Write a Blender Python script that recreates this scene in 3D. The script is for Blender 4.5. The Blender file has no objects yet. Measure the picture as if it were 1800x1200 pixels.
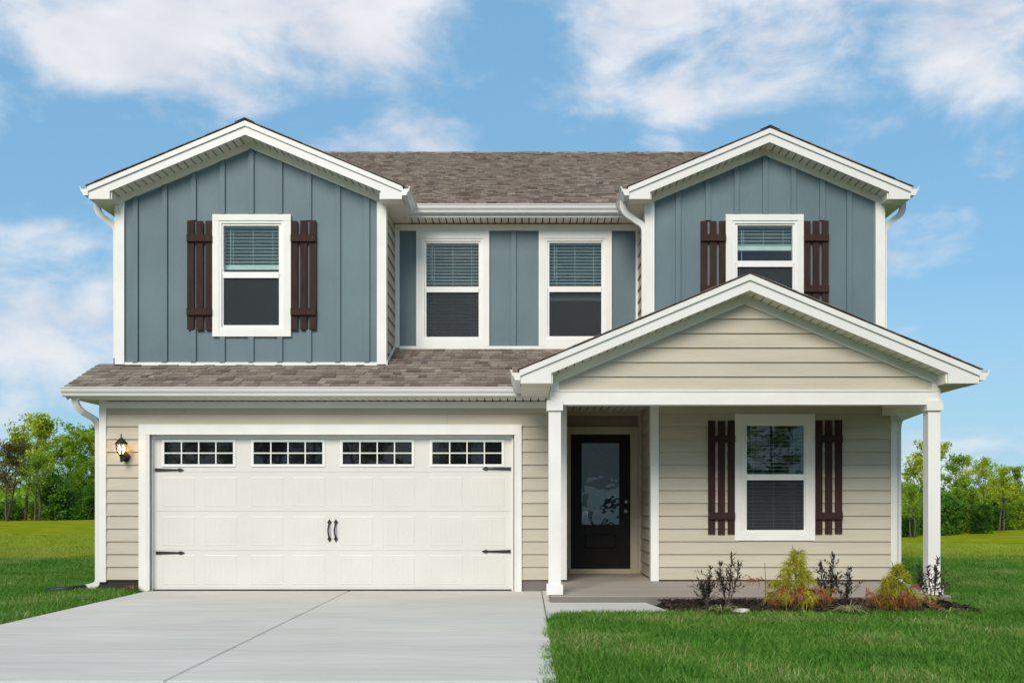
import bpy, math, random
import numpy as np
from mathutils import Vector, Matrix, Quaternion
random.seed(7); np.random.seed(7)
PI = math.pi; R = math.radians
S = bpy.context.scene
C = S.collection

# ------------------------------------------------------------------ camera
F = 1676.0; D0 = 13.2; EYE = 1.2; VX = 925.0; VY = 886.0      # photo pixels (1800 wide), metres
cam = bpy.data.cameras.new('camera'); co = bpy.data.objects.new('camera', cam); C.objects.link(co)
co.location = (0, -D0, EYE); co.rotation_euler = (R(90), 0, 0)
cam.sensor_fit = 'HORIZONTAL'; cam.sensor_width = 36; cam.lens = F / 1800 * 36
cam.shift_x = -(VX - 900) / 1800; cam.shift_y = (VY - 600) / 1800
cam.clip_start = 0.1; cam.clip_end = 3000
S.camera = co
def PX(px, Y): return (px - VX) * (D0 + Y) / F
def PZ(py, Y): return EYE + (VY - py) * (D0 + Y) / F

# ------------------------------------------------------------------ world, sun, exposure
SUN_EL, SUN_AZ = R(36), R(197)      # azimuth from +Y towards +X : behind the camera, a little to the left
W = bpy.data.worlds.new('World'); S.world = W; W.use_nodes = True
wn, wl = W.node_tree.nodes, W.node_tree.links
wn.clear()
def N(nodes, t, **kw):
    n = nodes.new(t)
    for k, v in kw.items(): setattr(n, k, v)
    return n
def math_n(nodes, links, op, a, b=None, clamp=False):
    n = nodes.new('ShaderNodeMath'); n.operation = op; n.use_clamp = clamp
    for i, v in enumerate((a, b)):
        if v is None: continue
        if isinstance(v, (int, float)): n.inputs[i].default_value = v
        else: links.new(v, n.inputs[i])
    return n.outputs[0]
out = N(wn, 'ShaderNodeOutputWorld'); bg = N(wn, 'ShaderNodeBackground')
sky = N(wn, 'ShaderNodeTexSky', sky_type='NISHITA', sun_disc=False)
sky.sun_elevation = SUN_EL; sky.sun_rotation = SUN_AZ; sky.air_density = 1.0; sky.dust_density = 0.6; sky.ozone_density = 2.2
SKY_STRENGTH = 0.14
tc = N(wn, 'ShaderNodeTexCoord'); D = tc.outputs['Generated']
mp = N(wn, 'ShaderNodeMapping'); mp.inputs['Scale'].default_value = (1, 1, 1.9); wl.new(D, mp.inputs['Vector'])
n1 = N(wn, 'ShaderNodeTexNoise'); n1.inputs['Scale'].default_value = 8.5; n1.inputs['Detail'].default_value = 9; n1.inputs['Roughness'].default_value = 0.55; n1.inputs['Distortion'].default_value = 0.25
wl.new(mp.outputs[0], n1.inputs['Vector'])
n2 = N(wn, 'ShaderNodeTexNoise'); n2.inputs['Scale'].default_value = 1.7; n2.inputs['Detail'].default_value = 2
wl.new(mp.outputs[0], n2.inputs['Vector'])
def cloud_blob(px, py, rx, ry, w):
    c = Vector(((px - VX) / F, 1, (VY - py) / F)).normalized()
    s = N(wn, 'ShaderNodeVectorMath', operation='SUBTRACT'); wl.new(D, s.inputs[0]); s.inputs[1].default_value = c
    m = N(wn, 'ShaderNodeVectorMath', operation='MULTIPLY'); wl.new(s.outputs[0], m.inputs[0])
    m.inputs[1].default_value = (F / rx, F / rx * .6, F / ry)
    d = N(wn, 'ShaderNodeVectorMath', operation='DOT_PRODUCT'); wl.new(m.outputs[0], d.inputs[0]); wl.new(m.outputs[0], d.inputs[1])
    e = math_n(wn, wl, 'EXPONENT', math_n(wn, wl, 'MULTIPLY', d.outputs['Value'], -1))
    return math_n(wn, wl, 'MULTIPLY', e, w)
acc = None
for b in [(400, 70, 250, 95, .62), (70, 20, 200, 80, .5), (690, 90, 90, 70, .33), (1270, 20, 240, 75, .62), (1090, 140, 110, 55, .42),
          (1640, 90, 220, 90, .62), (1240, 205, 120, 40, .25), (630, 235, 90, 45, .24), (1480, 245, 90, 40, .27), (40, 520, 190, 120, .5),
          (70, 650, 190, 110, .45), (1580, 590, 60, 50, .36), (820, 255, 90, 30, .25), (1700, 790, 200, 60, .36), (150, 110, 60, 40, .2)]:
    v = cloud_blob(*b); acc = v if acc is None else math_n(wn, wl, 'ADD', acc, v)
dens = math_n(wn, wl, 'ADD', acc, math_n(wn, wl, 'MULTIPLY', math_n(wn, wl, 'SUBTRACT', n1.outputs['Fac'], .5), 2.1))
# away from the picture the sky carries on with the same broken cloud
sepd = N(wn, 'ShaderNodeSeparateXYZ'); wl.new(D, sepd.inputs[0])
behind = N(wn, 'ShaderNodeMapRange'); behind.inputs['From Min'].default_value = .78; behind.inputs['From Max'].default_value = .55
wl.new(sepd.outputs['Y'], behind.inputs['Value'])
dens = math_n(wn, wl, 'ADD', dens, math_n(wn, wl, 'MULTIPLY', behind.outputs[0], math_n(wn, wl, 'ADD', math_n(wn, wl, 'MULTIPLY', n2.outputs['Fac'], 1.2), -.28)))
cm = N(wn, 'ShaderNodeMapRange', interpolation_type='SMOOTHSTEP'); cm.inputs['From Min'].default_value = .08; cm.inputs['From Max'].default_value = .78
wl.new(dens, cm.inputs['Value'])
n3 = N(wn, 'ShaderNodeTexNoise'); n3.inputs['Scale'].default_value = 9; n3.inputs['Detail'].default_value = 4
mp3 = N(wn, 'ShaderNodeMapping'); mp3.inputs['Location'].default_value = (3, 1, .06); mp3.inputs['Scale'].default_value = (1, 1, 1.9); wl.new(D, mp3.inputs['Vector']); wl.new(mp3.outputs[0], n3.inputs['Vector'])
cr = N(wn, 'ShaderNodeValToRGB'); wl.new(n3.outputs['Fac'], cr.inputs[0])
CB = 1 / SKY_STRENGTH
cr.color_ramp.elements[0].position = .3; cr.color_ramp.elements[0].color = (.54 * CB, .555 * CB, .62 * CB, 1)
cr.color_ramp.elements[1].position = .62; cr.color_ramp.elements[1].color = (.70 * CB, .70 * CB, .72 * CB, 1)
hz = N(wn, 'ShaderNodeMapRange'); hz.inputs['From Min'].default_value = .0; hz.inputs['From Max'].default_value = .22; hz.inputs['To Min'].default_value = .75; hz.inputs['To Max'].default_value = 0
wl.new(sepd.outputs['Z'], hz.inputs['Value'])
tint = N(wn, 'ShaderNodeMix', data_type='RGBA', blend_type='MULTIPLY'); tint.inputs['Factor'].default_value = 1
wl.new(sky.outputs[0], tint.inputs['A']); tint.inputs['B'].default_value = (.92, 1.0, .93, 1)
blu = N(wn, 'ShaderNodeMix', data_type='RGBA'); blu.inputs['Factor'].default_value = .72; wl.new(tint.outputs['Result'], blu.inputs['A']); blu.inputs['B'].default_value = (.155 * CB, .35 * CB, .55 * CB, 1)
hmix = N(wn, 'ShaderNodeMix', data_type='RGBA'); wl.new(hz.outputs[0], hmix.inputs['Factor']); wl.new(blu.outputs['Result'], hmix.inputs['A']); hmix.inputs['B'].default_value = (.30 * CB, .48 * CB, .62 * CB, 1)
cmix = N(wn, 'ShaderNodeMix', data_type='RGBA'); wl.new(math_n(wn, wl, 'MULTIPLY', cm.outputs[0], .93), cmix.inputs['Factor']); wl.new(hmix.outputs['Result'], cmix.inputs['A']); wl.new(cr.outputs[0], cmix.inputs['B'])
wl.new(cmix.outputs['Result'], bg.inputs['Color']); bg.inputs['Strength'].default_value = SKY_STRENGTH
wl.new(bg.outputs[0], out.inputs[0])

sun = bpy.data.lights.new('sun', 'SUN'); so = bpy.data.objects.new('sun', sun); C.objects.link(so)
sun.energy = 2.5; sun.angle = R(28); sun.color = (1, .91, .79)
sd = Vector((math.sin(SUN_AZ) * math.cos(SUN_EL), math.cos(SUN_AZ) * math.cos(SUN_EL), math.sin(SUN_EL)))
so.rotation_euler = (-sd).to_track_quat('-Z', 'Y').to_euler(); so.location = sd * 60

S.view_settings.view_transform = 'Standard'; S.view_settings.look = 'None'; S.view_settings.gamma = 1; S.view_settings.use_curve_mapping = False
S.view_settings.exposure = 0.38

# ------------------------------------------------------------------ materials
def pmat(name, c1, c2=None, scale=3.0, rough=.6, bump=0.0, bscale=60.0, bstretch=(1, 1, 1), stretch=(1, 1, 1), rand=0.0, island=0.0, spec=.5, metal=0.0, detail=5, lo=.35, hi=.65, ramp=None, transl=0.0, bdist=.01):
    m = bpy.data.materials.new(name); m.use_nodes = True
    n, l = m.node_tree.nodes, m.node_tree.links
    b = n['Principled BSDF']; b.inputs['Roughness'].default_value = rough; b.inputs['Metallic'].default_value = metal
    b.inputs['Specular IOR Level'].default_value = spec
    g = N(n, 'ShaderNodeNewGeometry')
    mpp = N(n, 'ShaderNodeMapping'); mpp.inputs['Scale'].default_value = stretch; l.new(g.outputs['Position'], mpp.inputs['Vector'])
    no = N(n, 'ShaderNodeTexNoise'); no.inputs['Scale'].default_value = scale; no.inputs['Detail'].default_value = detail; l.new(mpp.outputs[0], no.inputs['Vector'])
    oi = N(n, 'ShaderNodeObjectInfo')
    if ramp:
        src = math_n(n, l, 'FRACT', math_n(n, l, 'ADD', g.outputs['Random Per Island'], math_n(n, l, 'MULTIPLY', oi.outputs['Random'], 7.31)))
        rp = N(n, 'ShaderNodeValToRGB'); l.new(src, rp.inputs[0])
        el = rp.color_ramp.elements
        for i, (p, c) in enumerate(ramp):
            e = el[i] if i < 2 else el.new(p)
            e.position = p; e.color = (*c, 1)
        col = rp.outputs[0]
        mx = N(n, 'ShaderNodeMix', data_type='RGBA', blend_type='MULTIPLY'); mx.inputs['Factor'].default_value = 1
        mr = N(n, 'ShaderNodeMapRange'); l.new(no.outputs['Fac'], mr.inputs['Value']); mr.inputs['From Min'].default_value = .3; mr.inputs['From Max'].default_value = .7; mr.inputs['To Min'].default_value = .78; mr.inputs['To Max'].default_value = 1.2
        l.new(col, mx.inputs['A']); l.new(mr.outputs[0], mx.inputs['B']); col = mx.outputs['Result']
    else:
        rp = N(n, 'ShaderNodeValToRGB'); l.new(no.outputs['Fac'], rp.inputs[0])
        rp.color_ramp.elements[0].position = lo; rp.color_ramp.elements[0].color = (*c1, 1)
        rp.color_ramp.elements[1].position = hi; rp.color_ramp.elements[1].color = (*(c2 or c1), 1)
        col = rp.outputs[0]
    if rand or island:
        f = 1.0
        s = math_n(n, l, 'ADD', math_n(n, l, 'MULTIPLY', oi.outputs['Random'], 2 * rand), 1 - rand - island)
        s = math_n(n, l, 'ADD', s, math_n(n, l, 'MULTIPLY', g.outputs['Random Per Island'], 2 * island))
        mx = N(n, 'ShaderNodeMix', data_type='RGBA', blend_type='MULTIPLY'); mx.inputs['Factor'].default_value = 1
        l.new(col, mx.inputs['A']); l.new(s, mx.inputs['B']); col = mx.outputs['Result']
    l.new(col, b.inputs['Base Color'])
    if bump:
        m2 = N(n, 'ShaderNodeMapping'); m2.inputs['Scale'].default_value = bstretch; l.new(g.outputs['Position'], m2.inputs['Vector'])
        nb = N(n, 'ShaderNodeTexNoise'); nb.inputs['Scale'].default_value = bscale; nb.inputs['Detail'].default_value = 4; l.new(m2.outputs[0], nb.inputs['Vector'])
        bp = N(n, 'ShaderNodeBump'); bp.inputs['Strength'].default_value = bump; bp.inputs['Distance'].default_value = bdist; l.new(nb.outputs['Fac'], bp.inputs['Height']); l.new(bp.outputs[0], b.inputs['Normal'])
    if transl:
        o = n['Material Output']; t = N(n, 'ShaderNodeBsdfTranslucent'); l.new(col, t.inputs['Color'])
        mxs = N(n, 'ShaderNodeMixShader'); mxs.inputs[0].default_value = transl; l.new(b.outputs[0], mxs.inputs[1]); l.new(t.outputs[0], mxs.inputs[2]); l.new(mxs.outputs[0], o.inputs['Surface'])
    return m
def glass(name, refl_ior, tint, bump=0.0):
    m = bpy.data.materials.new(name); m.use_nodes = True
    n, l = m.node_tree.nodes, m.node_tree.links; n.clear()
    o = N(n, 'ShaderNodeOutputMaterial'); t = N(n, 'ShaderNodeBsdfTransparent'); t.inputs[0].default_value = (*tint, 1)
    g = N(n, 'ShaderNodeBsdfGlossy'); g.inputs['Roughness'].default_value = .01; g.inputs['Color'].default_value = (1, 1, 1, 1)
    fr = N(n, 'ShaderNodeFresnel'); fr.inputs[0].default_value = refl_ior
    mx = N(n, 'ShaderNodeMixShader'); l.new(fr.outputs[0], mx.inputs[0]); l.new(t.outputs[0], mx.inputs[1]); l.new(g.outputs[0], mx.inputs[2]); l.new(mx.outputs[0], o.inputs[0])
    ge = N(n, 'ShaderNodeNewGeometry'); nb = N(n, 'ShaderNodeTexNoise'); nb.inputs['Scale'].default_value = 3.0 if bump < .5 else 7.0; l.new(ge.outputs['Position'], nb.inputs['Vector'])
    bp = N(n, 'ShaderNodeBump'); bp.inputs['Strength'].default_value = bump; bp.inputs['Distance'].default_value = .02; l.new(nb.outputs['Fac'], bp.inputs['Height']); l.new(bp.outputs[0], g.inputs['Normal'])
    return m
M = {}
M['white'] = pmat('white_paint', (.73, .72, .69), (.78, .77, .74), scale=2.5, rough=.5, bump=.08, bscale=25, rand=.02)
M['vinyl'] = pmat('white_vinyl', (.77, .765, .74), (.8, .795, .77), scale=2, rough=.35)
M['alum'] = pmat('white_aluminium', (.72, .71, .68), (.75, .74, .71), scale=2, rough=.32)
M['soffit'] = pmat('soffit_vinyl', (.74, .70, .60), (.78, .74, .64), scale=3, rough=.45, rand=.03)
M['beige'] = pmat('beige_siding', (.445, .407, .322), (.49, .45, .362), scale=2.2, stretch=(.5, 1, 3), rough=.6, bump=.5, bscale=26, bstretch=(.22, 1, 2.6), rand=.035, bdist=.006)
M['blue'] = pmat('blue_siding', (.098, .152, .176), (.120, .182, .207), scale=1.2, stretch=(1, 1, .8), rough=.6, bump=.55, bscale=30, bstretch=(1.6, 1, .35), rand=.03, bdist=.006)
M['shutter'] = pmat('brown_shutter_wood', (.034, .017, .014), (.050, .026, .022), scale=6, stretch=(4, 1, .5), rough=.7, spec=.15, bump=.3, bscale=60, bstretch=(2, 1, .15), rand=.08)
M['door_white'] = pmat('garage_door_steel', (.63, .62, .585), (.665, .655, .62), scale=1.2, rough=.45, bump=.15, bscale=90, bstretch=(.3, 1, 1))
M['black_door'] = pmat('black_door_paint', (.006, .0055, .006), (.010, .009, .009), scale=4, rough=.45, spec=.2, bump=.15, bscale=50, bstretch=(2, 1, .2))
M['iron'] = pmat('black_iron', (.008, .008, .009), (.014, .014, .014), scale=20, rough=.45, bump=.3, bscale=120)
M['metal'] = pmat('satin_nickel', (.6, .57, .52), rough=.25, metal=1)
M['tantrim'] = pmat('tan_door_trim', (.42, .36, .27), (.47, .41, .31), scale=3, rough=.5, rand=.03)
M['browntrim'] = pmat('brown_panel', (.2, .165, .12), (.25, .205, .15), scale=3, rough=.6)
M['dark'] = pmat('dark_room', (.035, .036, .04), (.05, .05, .055), scale=2, rough=.9)  # interior darkness put into the colour
M['gap'] = pmat('dark_gap', (.03, .028, .025), rough=.9)
M['blind'] = pmat('white_blind', (.78, .82, .8), (.86, .9, .88), scale=4, rough=.5, rand=.06)
M['glass'] = glass('window_glass', 1.46, (.88, .95, .945), .03)
M['doorglass'] = glass('wavy_door_glass', 3.2, (.4, .42, .42), .2)
M['paneblack'] = pmat('dark_garage_glass', (.006, .006, .007), rough=.02, spec=.5)
M['screen'] = None
SHR = [(0.0, (.15, .118, .10)), (1.0, (.33, .285, .235)), (.3, (.215, .172, .146)), (.6, (.27, .225, .187)), (.8, (.225, .182, .156))]
M['shingle'] = pmat('asphalt_shingle', None, ramp=SHR, scale=55, rough=.9, bump=.6, bscale=160, spec=.15, bdist=.004)
M['shingle_edge'] = pmat('shingle_deck', (.035, .028, .025), (.06, .05, .045), scale=30, rough=.95, spec=.1)
M['leafwhite'] = M['white']
m = bpy.data.materials.new('insect_screen'); m.use_nodes = True; n, l = m.node_tree.nodes, m.node_tree.links
n.remove(n['Principled BSDF']); tr = N(n, 'ShaderNodeBsdfTransparent'); df = N(n, 'ShaderNodeBsdfDiffuse'); df.inputs[0].default_value = (.06, .066, .074, 1)
mx = N(n, 'ShaderNodeMixShader'); mx.inputs[0].default_value = .42; l.new(tr.outputs[0], mx.inputs[1]); l.new(df.outputs[0], mx.inputs[2]); l.new(mx.outputs[0], n['Material Output'].inputs[0]); M['screen'] = m
def concrete(name, c1, c2, stain):
    m = pmat(name, c1, c2, scale=.9, rough=.85, bump=.35, bscale=140, detail=8, lo=.3, hi=.7, spec=.25, stretch=(.6, 1.6, 1))
    n, l = m.node_tree.nodes, m.node_tree.links; b = n['Principled BSDF']
    src = b.inputs['Base Color'].links[0].from_socket
    g = N(n, 'ShaderNodeNewGeometry'); mp_ = N(n, 'ShaderNodeMapping'); mp_.inputs['Scale'].default_value = (.5, 5, 1); l.new(g.outputs['Position'], mp_.inputs[0])
    no = N(n, 'ShaderNodeTexNoise'); no.inputs['Scale'].default_value = 2.4; no.inputs['Detail'].default_value = 7; no.inputs['Roughness'].default_value = .7; l.new(mp_.outputs[0], no.inputs['Vector'])
    fine = N(n, 'ShaderNodeTexNoise'); fine.inputs['Scale'].default_value = 90; l.new(g.outputs['Position'], fine.inputs['Vector'])
    v = math_n(n, l, 'ADD', math_n(n, l, 'MULTIPLY', no.outputs['Fac'], stain), math_n(n, l, 'MULTIPLY', fine.outputs['Fac'], .16))
    v = math_n(n, l, 'ADD', v, 1 - stain / 2 - .08)
    mx = N(n, 'ShaderNodeMix', data_type='RGBA', blend_type='MULTIPLY'); mx.inputs['Factor'].default_value = 1; l.new(src, mx.inputs['A']); l.new(v, mx.inputs['B']); l.new(mx.outputs['Result'], b.inputs['Base Color'])
    return m
M['drive'] = concrete('driveway_concrete', (.51, .485, .44), (.60, .575, .525), .55)
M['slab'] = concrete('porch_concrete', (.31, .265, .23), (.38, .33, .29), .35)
M['slabedge'] = concrete('foundation_concrete', (.15, .135, .125), (.21, .19, .175), .5)
M['walk'] = concrete('walkway_concrete', (.53, .51, .47), (.6, .58, .54), .3)

def lawn_mat(name, blades):
    m = bpy.data.materials.new(name); m.use_nodes = True; n, l = m.node_tree.nodes, m.node_tree.links
    b = n['Principled BSDF']; b.inputs['Roughness'].default_value = .6; b.inputs['Specular IOR Level'].default_value = .06 if blades else 0
    g = N(n, 'ShaderNodeNewGeometry'); sp = N(n, 'ShaderNodeSeparateXYZ'); l.new(g.outputs['Position'], sp.inputs[0])
    big = N(n, 'ShaderNodeTexNoise'); big.inputs['Scale'].default_value = .22; big.inputs['Detail'].default_value = 3; l.new(g.outputs['Position'], big.inputs['Vector'])
    med = N(n, 'ShaderNodeTexNoise'); med.inputs['Scale'].default_value = .8; med.inputs['Detail'].default_value = 4; l.new(g.outputs['Position'], med.inputs['Vector'])
    # greener grass colour round the house, yellower beyond it
    edge = math_n(n, l, 'ADD', sp.outputs['Y'], math_n(n, l, 'MULTIPLY', big.outputs['Fac'], 7.0))
    zone = N(n, 'ShaderNodeMapRange', interpolation_type='SMOOTHSTEP'); l.new(edge, zone.inputs['Value']); zone.inputs['From Min'].default_value = 10.2; zone.inputs['From Max'].default_value = 14.0
    rp = N(n, 'ShaderNodeValToRGB'); ry = N(n, 'ShaderNodeValToRGB')
    if blades:
        oi = N(n, 'ShaderNodeObjectInfo')
        v = math_n(n, l, 'ADD', math_n(n, l, 'MULTIPLY', g.outputs['Random Per Island'], .52), math_n(n, l, 'MULTIPLY', math_n(n, l, 'SUBTRACT', med.outputs['Fac'], .16), .78))
    else: v = med.outputs['Fac']
    l.new(v, rp.inputs[0]); l.new(v, ry.inputs[0])
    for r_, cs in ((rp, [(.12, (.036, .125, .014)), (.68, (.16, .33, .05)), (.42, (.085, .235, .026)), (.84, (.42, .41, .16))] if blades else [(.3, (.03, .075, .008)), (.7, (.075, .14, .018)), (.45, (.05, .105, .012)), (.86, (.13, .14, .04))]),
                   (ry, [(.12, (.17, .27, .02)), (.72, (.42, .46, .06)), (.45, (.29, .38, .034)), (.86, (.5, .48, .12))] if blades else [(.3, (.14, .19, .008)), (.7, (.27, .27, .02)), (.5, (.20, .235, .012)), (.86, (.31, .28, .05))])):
        for i, (p, c) in enumerate(cs):
            e = r_.color_ramp.elements[i] if i < 2 else r_.color_ramp.elements.new(p)
            e.position = p; e.color = (*c, 1)
    mx = N(n, 'ShaderNodeMix', data_type='RGBA'); l.new(zone.outputs[0], mx.inputs['Factor']); l.new(rp.outputs[0], mx.inputs['A']); l.new(ry.outputs[0], mx.inputs['B'])
    col = mx.outputs['Result']; l.new(col, b.inputs['Base Color'])
    if blades:
        t = N(n, 'ShaderNodeBsdfTranslucent'); l.new(col, t.inputs[0]); ms = N(n, 'ShaderNodeMixShader'); ms.inputs[0].default_value = .35
        l.new(b.outputs[0], ms.inputs[1]); l.new(t.outputs[0], ms.inputs[2]); l.new(ms.outputs[0], n['Material Output'].inputs[0])
    else:
        nb = N(n, 'ShaderNodeTexNoise'); nb.inputs['Scale'].default_value = 9; nb.inputs['Detail'].default_value = 8; l.new(g.outputs['Position'], nb.inputs['Vector'])
        bp = N(n, 'ShaderNodeBump'); bp.inputs['Strength'].default_value = .5; bp.inputs['Distance'].default_value = .05; l.new(nb.outputs['Fac'], bp.inputs['Height']); l.new(bp.outputs[0], b.inputs['Normal'])
    return m
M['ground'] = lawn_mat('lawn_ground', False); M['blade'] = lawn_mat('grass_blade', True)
M['soil'] = pmat('mulch', (.018, .013, .01), (.05, .036, .027), scale=14, rough=.95, bump=1, bscale=40, spec=.1, bdist=.03)
M['chip'] = pmat('mulch_chip', None, ramp=[(0, (.014, .01, .008)), (1, (.075, .05, .035)), (.6, (.035, .024, .018))], scale=30, rough=.95, spec=.1)
M['bark'] = pmat('tree_bark', (.06, .048, .038), (.14, .115, .09), scale=4, stretch=(3, 3, .5), rough=.95, bump=.8, bscale=14, bstretch=(2, 2, .3), spec=.1, bdist=.03)
def leafm(name, a, b_, c_): return pmat(name, None, ramp=[(0, a), (1, c_), (.55, b_)], scale=1.2, rough=.7, spec=.08, transl=.5)
M['leaf_bright'] = leafm('bright_leaves', (.25, .35, .02), (.44, .54, .035), (.6, .64, .08))
M['leaf_mid'] = leafm('mid_green_leaves', (.14, .28, .02), (.27, .43, .035), (.42, .54, .06))
M['leaf_dark'] = leafm('deep_green_leaves', (.045, .14, .016), (.09, .23, .028), (.17, .32, .04))
M['leaf_tan'] = leafm('budding_leaves', (.13, .12, .04), (.2, .19, .06), (.27, .22, .09))
M['shrubleaf'] = leafm('shrub_leaves', (.045, .055, .035), (.09, .095, .06), (.2, .12, .1))
M['stem'] = pmat('shrub_stem', (.07, .05, .04), (.12, .09, .07), scale=20, rough=.8)
M['gold'] = leafm('golden_cypress', (.24, .26, .03), (.5, .48, .045), (.72, .64, .07))
M['rust'] = leafm('rusty_cypress', (.26, .09, .03), (.5, .19, .065), (.6, .34, .14))
M['strap'] = leafm('variegated_strap_leaf', (.1, .15, .04), (.42, .42, .17), (.6, .57, .33))
M['straw'] = leafm('dry_grass', (.2, .13, .06), (.33, .23, .12), (.42, .32, .18))

# ------------------------------------------------------------------ mesh helpers
class G:
    def __init__(s): s.v = []; s.f = []
    def box(s, x0, x1, y0, y1, z0, z1):
        b = len(s.v)
        s.v += [(x0, y0, z0), (x1, y0, z0), (x1, y1, z0), (x0, y1, z0), (x0, y0, z1), (x1, y0, z1), (x1, y1, z1), (x0, y1, z1)]
        s.f += [tuple(b + i for i in q) for q in ((0, 3, 2, 1), (4, 5, 6, 7), (0, 1, 5, 4), (1, 2, 6, 5), (2, 3, 7, 6), (3, 0, 4, 7))]
        return s
    def prism(s, A, B):                      # two matching loops
        b = len(s.v); n = len(A); s.v += [tuple(p) for p in A] + [tuple(p) for p in B]
        s.f += [tuple(range(b + n - 1, b - 1, -1)), tuple(range(b + n, b + 2 * n))]
        for i in range(n):
            j = (i + 1) % n; s.f.append((b + i, b + j, b + n + j, b + n + i))
        return s
    def xz(s, poly, y0, y1): return s.prism([(x, y0, z) for x, z in poly], [(x, y1, z) for x, z in poly])
    def yz(s, poly, x0, x1): return s.prism([(x0, y, z) for y, z in poly], [(x1, y, z) for y, z in poly])
    def ring(s, x0, x1, z0, z1, w, y0, y1, wt=None, wb=None):
        wt = wt or w; wb = wb or w
        s.box(x0, x0 + w, y0, y1, z0, z1); s.box(x1 - w, x1, y0, y1, z0, z1)
        s.box(x0 + w, x1 - w, y0, y1, z1 - wt, z1); s.box(x0 + w, x1 - w, y0, y1, z0, z0 + wb); return s
    def tube(s, pts, rads, n=6, cap=True):
        b = len(s.v); pts = [Vector(p) for p in pts]; k = len(pts)
        t0 = (pts[1] - pts[0]).normalized(); u = t0.orthogonal().normalized()
        for i, p in enumerate(pts):
            t = (pts[min(i + 1, k - 1)] - pts[max(i - 1, 0)]).normalized()
            u = (u - t * u.dot(t)); u = u.normalized() if u.length > 1e-6 else t.orthogonal().normalized(); w = t.cross(u)
            for j in range(n):
                a = 2 * PI * j / n; s.v.append(tuple(p + (u * math.cos(a) + w * math.sin(a)) * rads[i]))
        for i in range(k - 1):
            for j in range(n):
                j2 = (j + 1) % n; s.f.append((b + i * n + j, b + i * n + j2, b + (i + 1) * n + j2, b + (i + 1) * n + j))
        if cap:
            s.f.append(tuple(b + j for j in reversed(range(n)))); s.f.append(tuple(b + (k - 1) * n + j for j in range(n)))
        return s
    def rect_sweep(s, pts, side, w, h):      # planar path, side = normal of its plane
        b = len(s.v); pts = [Vector(p) for p in pts]; side = Vector(side).normalized(); k = len(pts)
        for i, p in enumerate(pts):
            t = (pts[min(i + 1, k - 1)] - pts[max(i - 1, 0)]).normalized(); q = t.cross(side).normalized()
            for a, c in ((-1, -1), (1, -1), (1, 1), (-1, 1)): s.v.append(tuple(p + side * a * w / 2 + q * c * h / 2))
        for i in range(k - 1):
            for j in range(4):
                j2 = (j + 1) % 4; s.f.append((b + i * 4 + j, b + i * 4 + j2, b + i * 4 + 4 + j2, b + i * 4 + 4 + j))
        s.f += [(b + 3, b + 2, b + 1, b), tuple(b + (k - 1) * 4 + j for j in range(4))]; return s
    def lathe(s, prof, cx, cy, n=12):
        b = len(s.v); k = len(prof)
        for r, z in prof:
            for j in range(n): s.v.append((cx + r * math.cos(2 * PI * j / n), cy + r * math.sin(2 * PI * j / n), z))
        for i in range(k - 1):
            for j in range(n):
                j2 = (j + 1) % n; s.f.append((b + i * n + j, b + i * n + j2, b + (i + 1) * n + j2, b + (i + 1) * n + j))
        s.f.append(tuple(b + j for j in reversed(range(n)))); s.f.append(tuple(b + (k - 1) * n + j for j in range(n))); return s
    def mesh(s, name='mesh', fix=True):
        me = bpy.data.meshes.new(name); me.from_pydata(s.v, [], s.f); me.update()
        if fix:
            import bmesh
            bm = bmesh.new(); bm.from_mesh(me); bmesh.ops.recalc_face_normals(bm, faces=bm.faces); bm.to_mesh(me); bm.free()
        return me
    def build(s, name, mat, parent=None, loc=None, rot=None, smooth=False, fix=True):
        return mk(name, s.mesh(name, fix), mat, parent, loc, rot, smooth)
def mk(name, me, mat, parent=None, loc=None, rot=None, smooth=False):
    o = bpy.data.objects.new(name, me); C.objects.link(o)
    if mat is not None and len(me.materials) == 0: me.materials.append(M[mat] if isinstance(mat, str) else mat)
    if smooth: me.polygons.foreach_set('use_smooth', [True] * len(me.polygons))
    if parent: o.parent = parent
    if loc: o.location = loc
    if rot: o.rotation_euler = rot
    return o
def tag(o, label=None, cat=None, group=None, kind=None):
    if label: o['label'] = label
    if cat: o['category'] = cat
    if group: o['group'] = group
    if kind: o['kind'] = kind
    return o
def empty(name, loc=(0, 0, 0), rz=0):
    o = bpy.data.objects.new(name, None); C.objects.link(o); o.location = loc; o.rotation_euler = (0, 0, rz); o.empty_display_size = .2; return o

# ------------------------------------------------------------------ planes of the house (metres, from the photograph's ratios)
YL, YW, YM, YP = 0.0, 0.60, 1.50, -1.47        # lower wall, wing walls, main (recessed) wall, porch beam and gable
XL, XR = -5.91, 5.15                            # outer corners
LW = (-5.91, -2.05); RW = (1.745, 5.15)         # upper wings
YB = 11.6                                       # back of the house
ZSOF_U, ZSOF_L = 5.52, 2.63                     # soffits
LAP, ZB = .1765, .16                            # siding exposure and its bottom line
PITCH = .4167
OV = .29                                        # overhang

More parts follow.
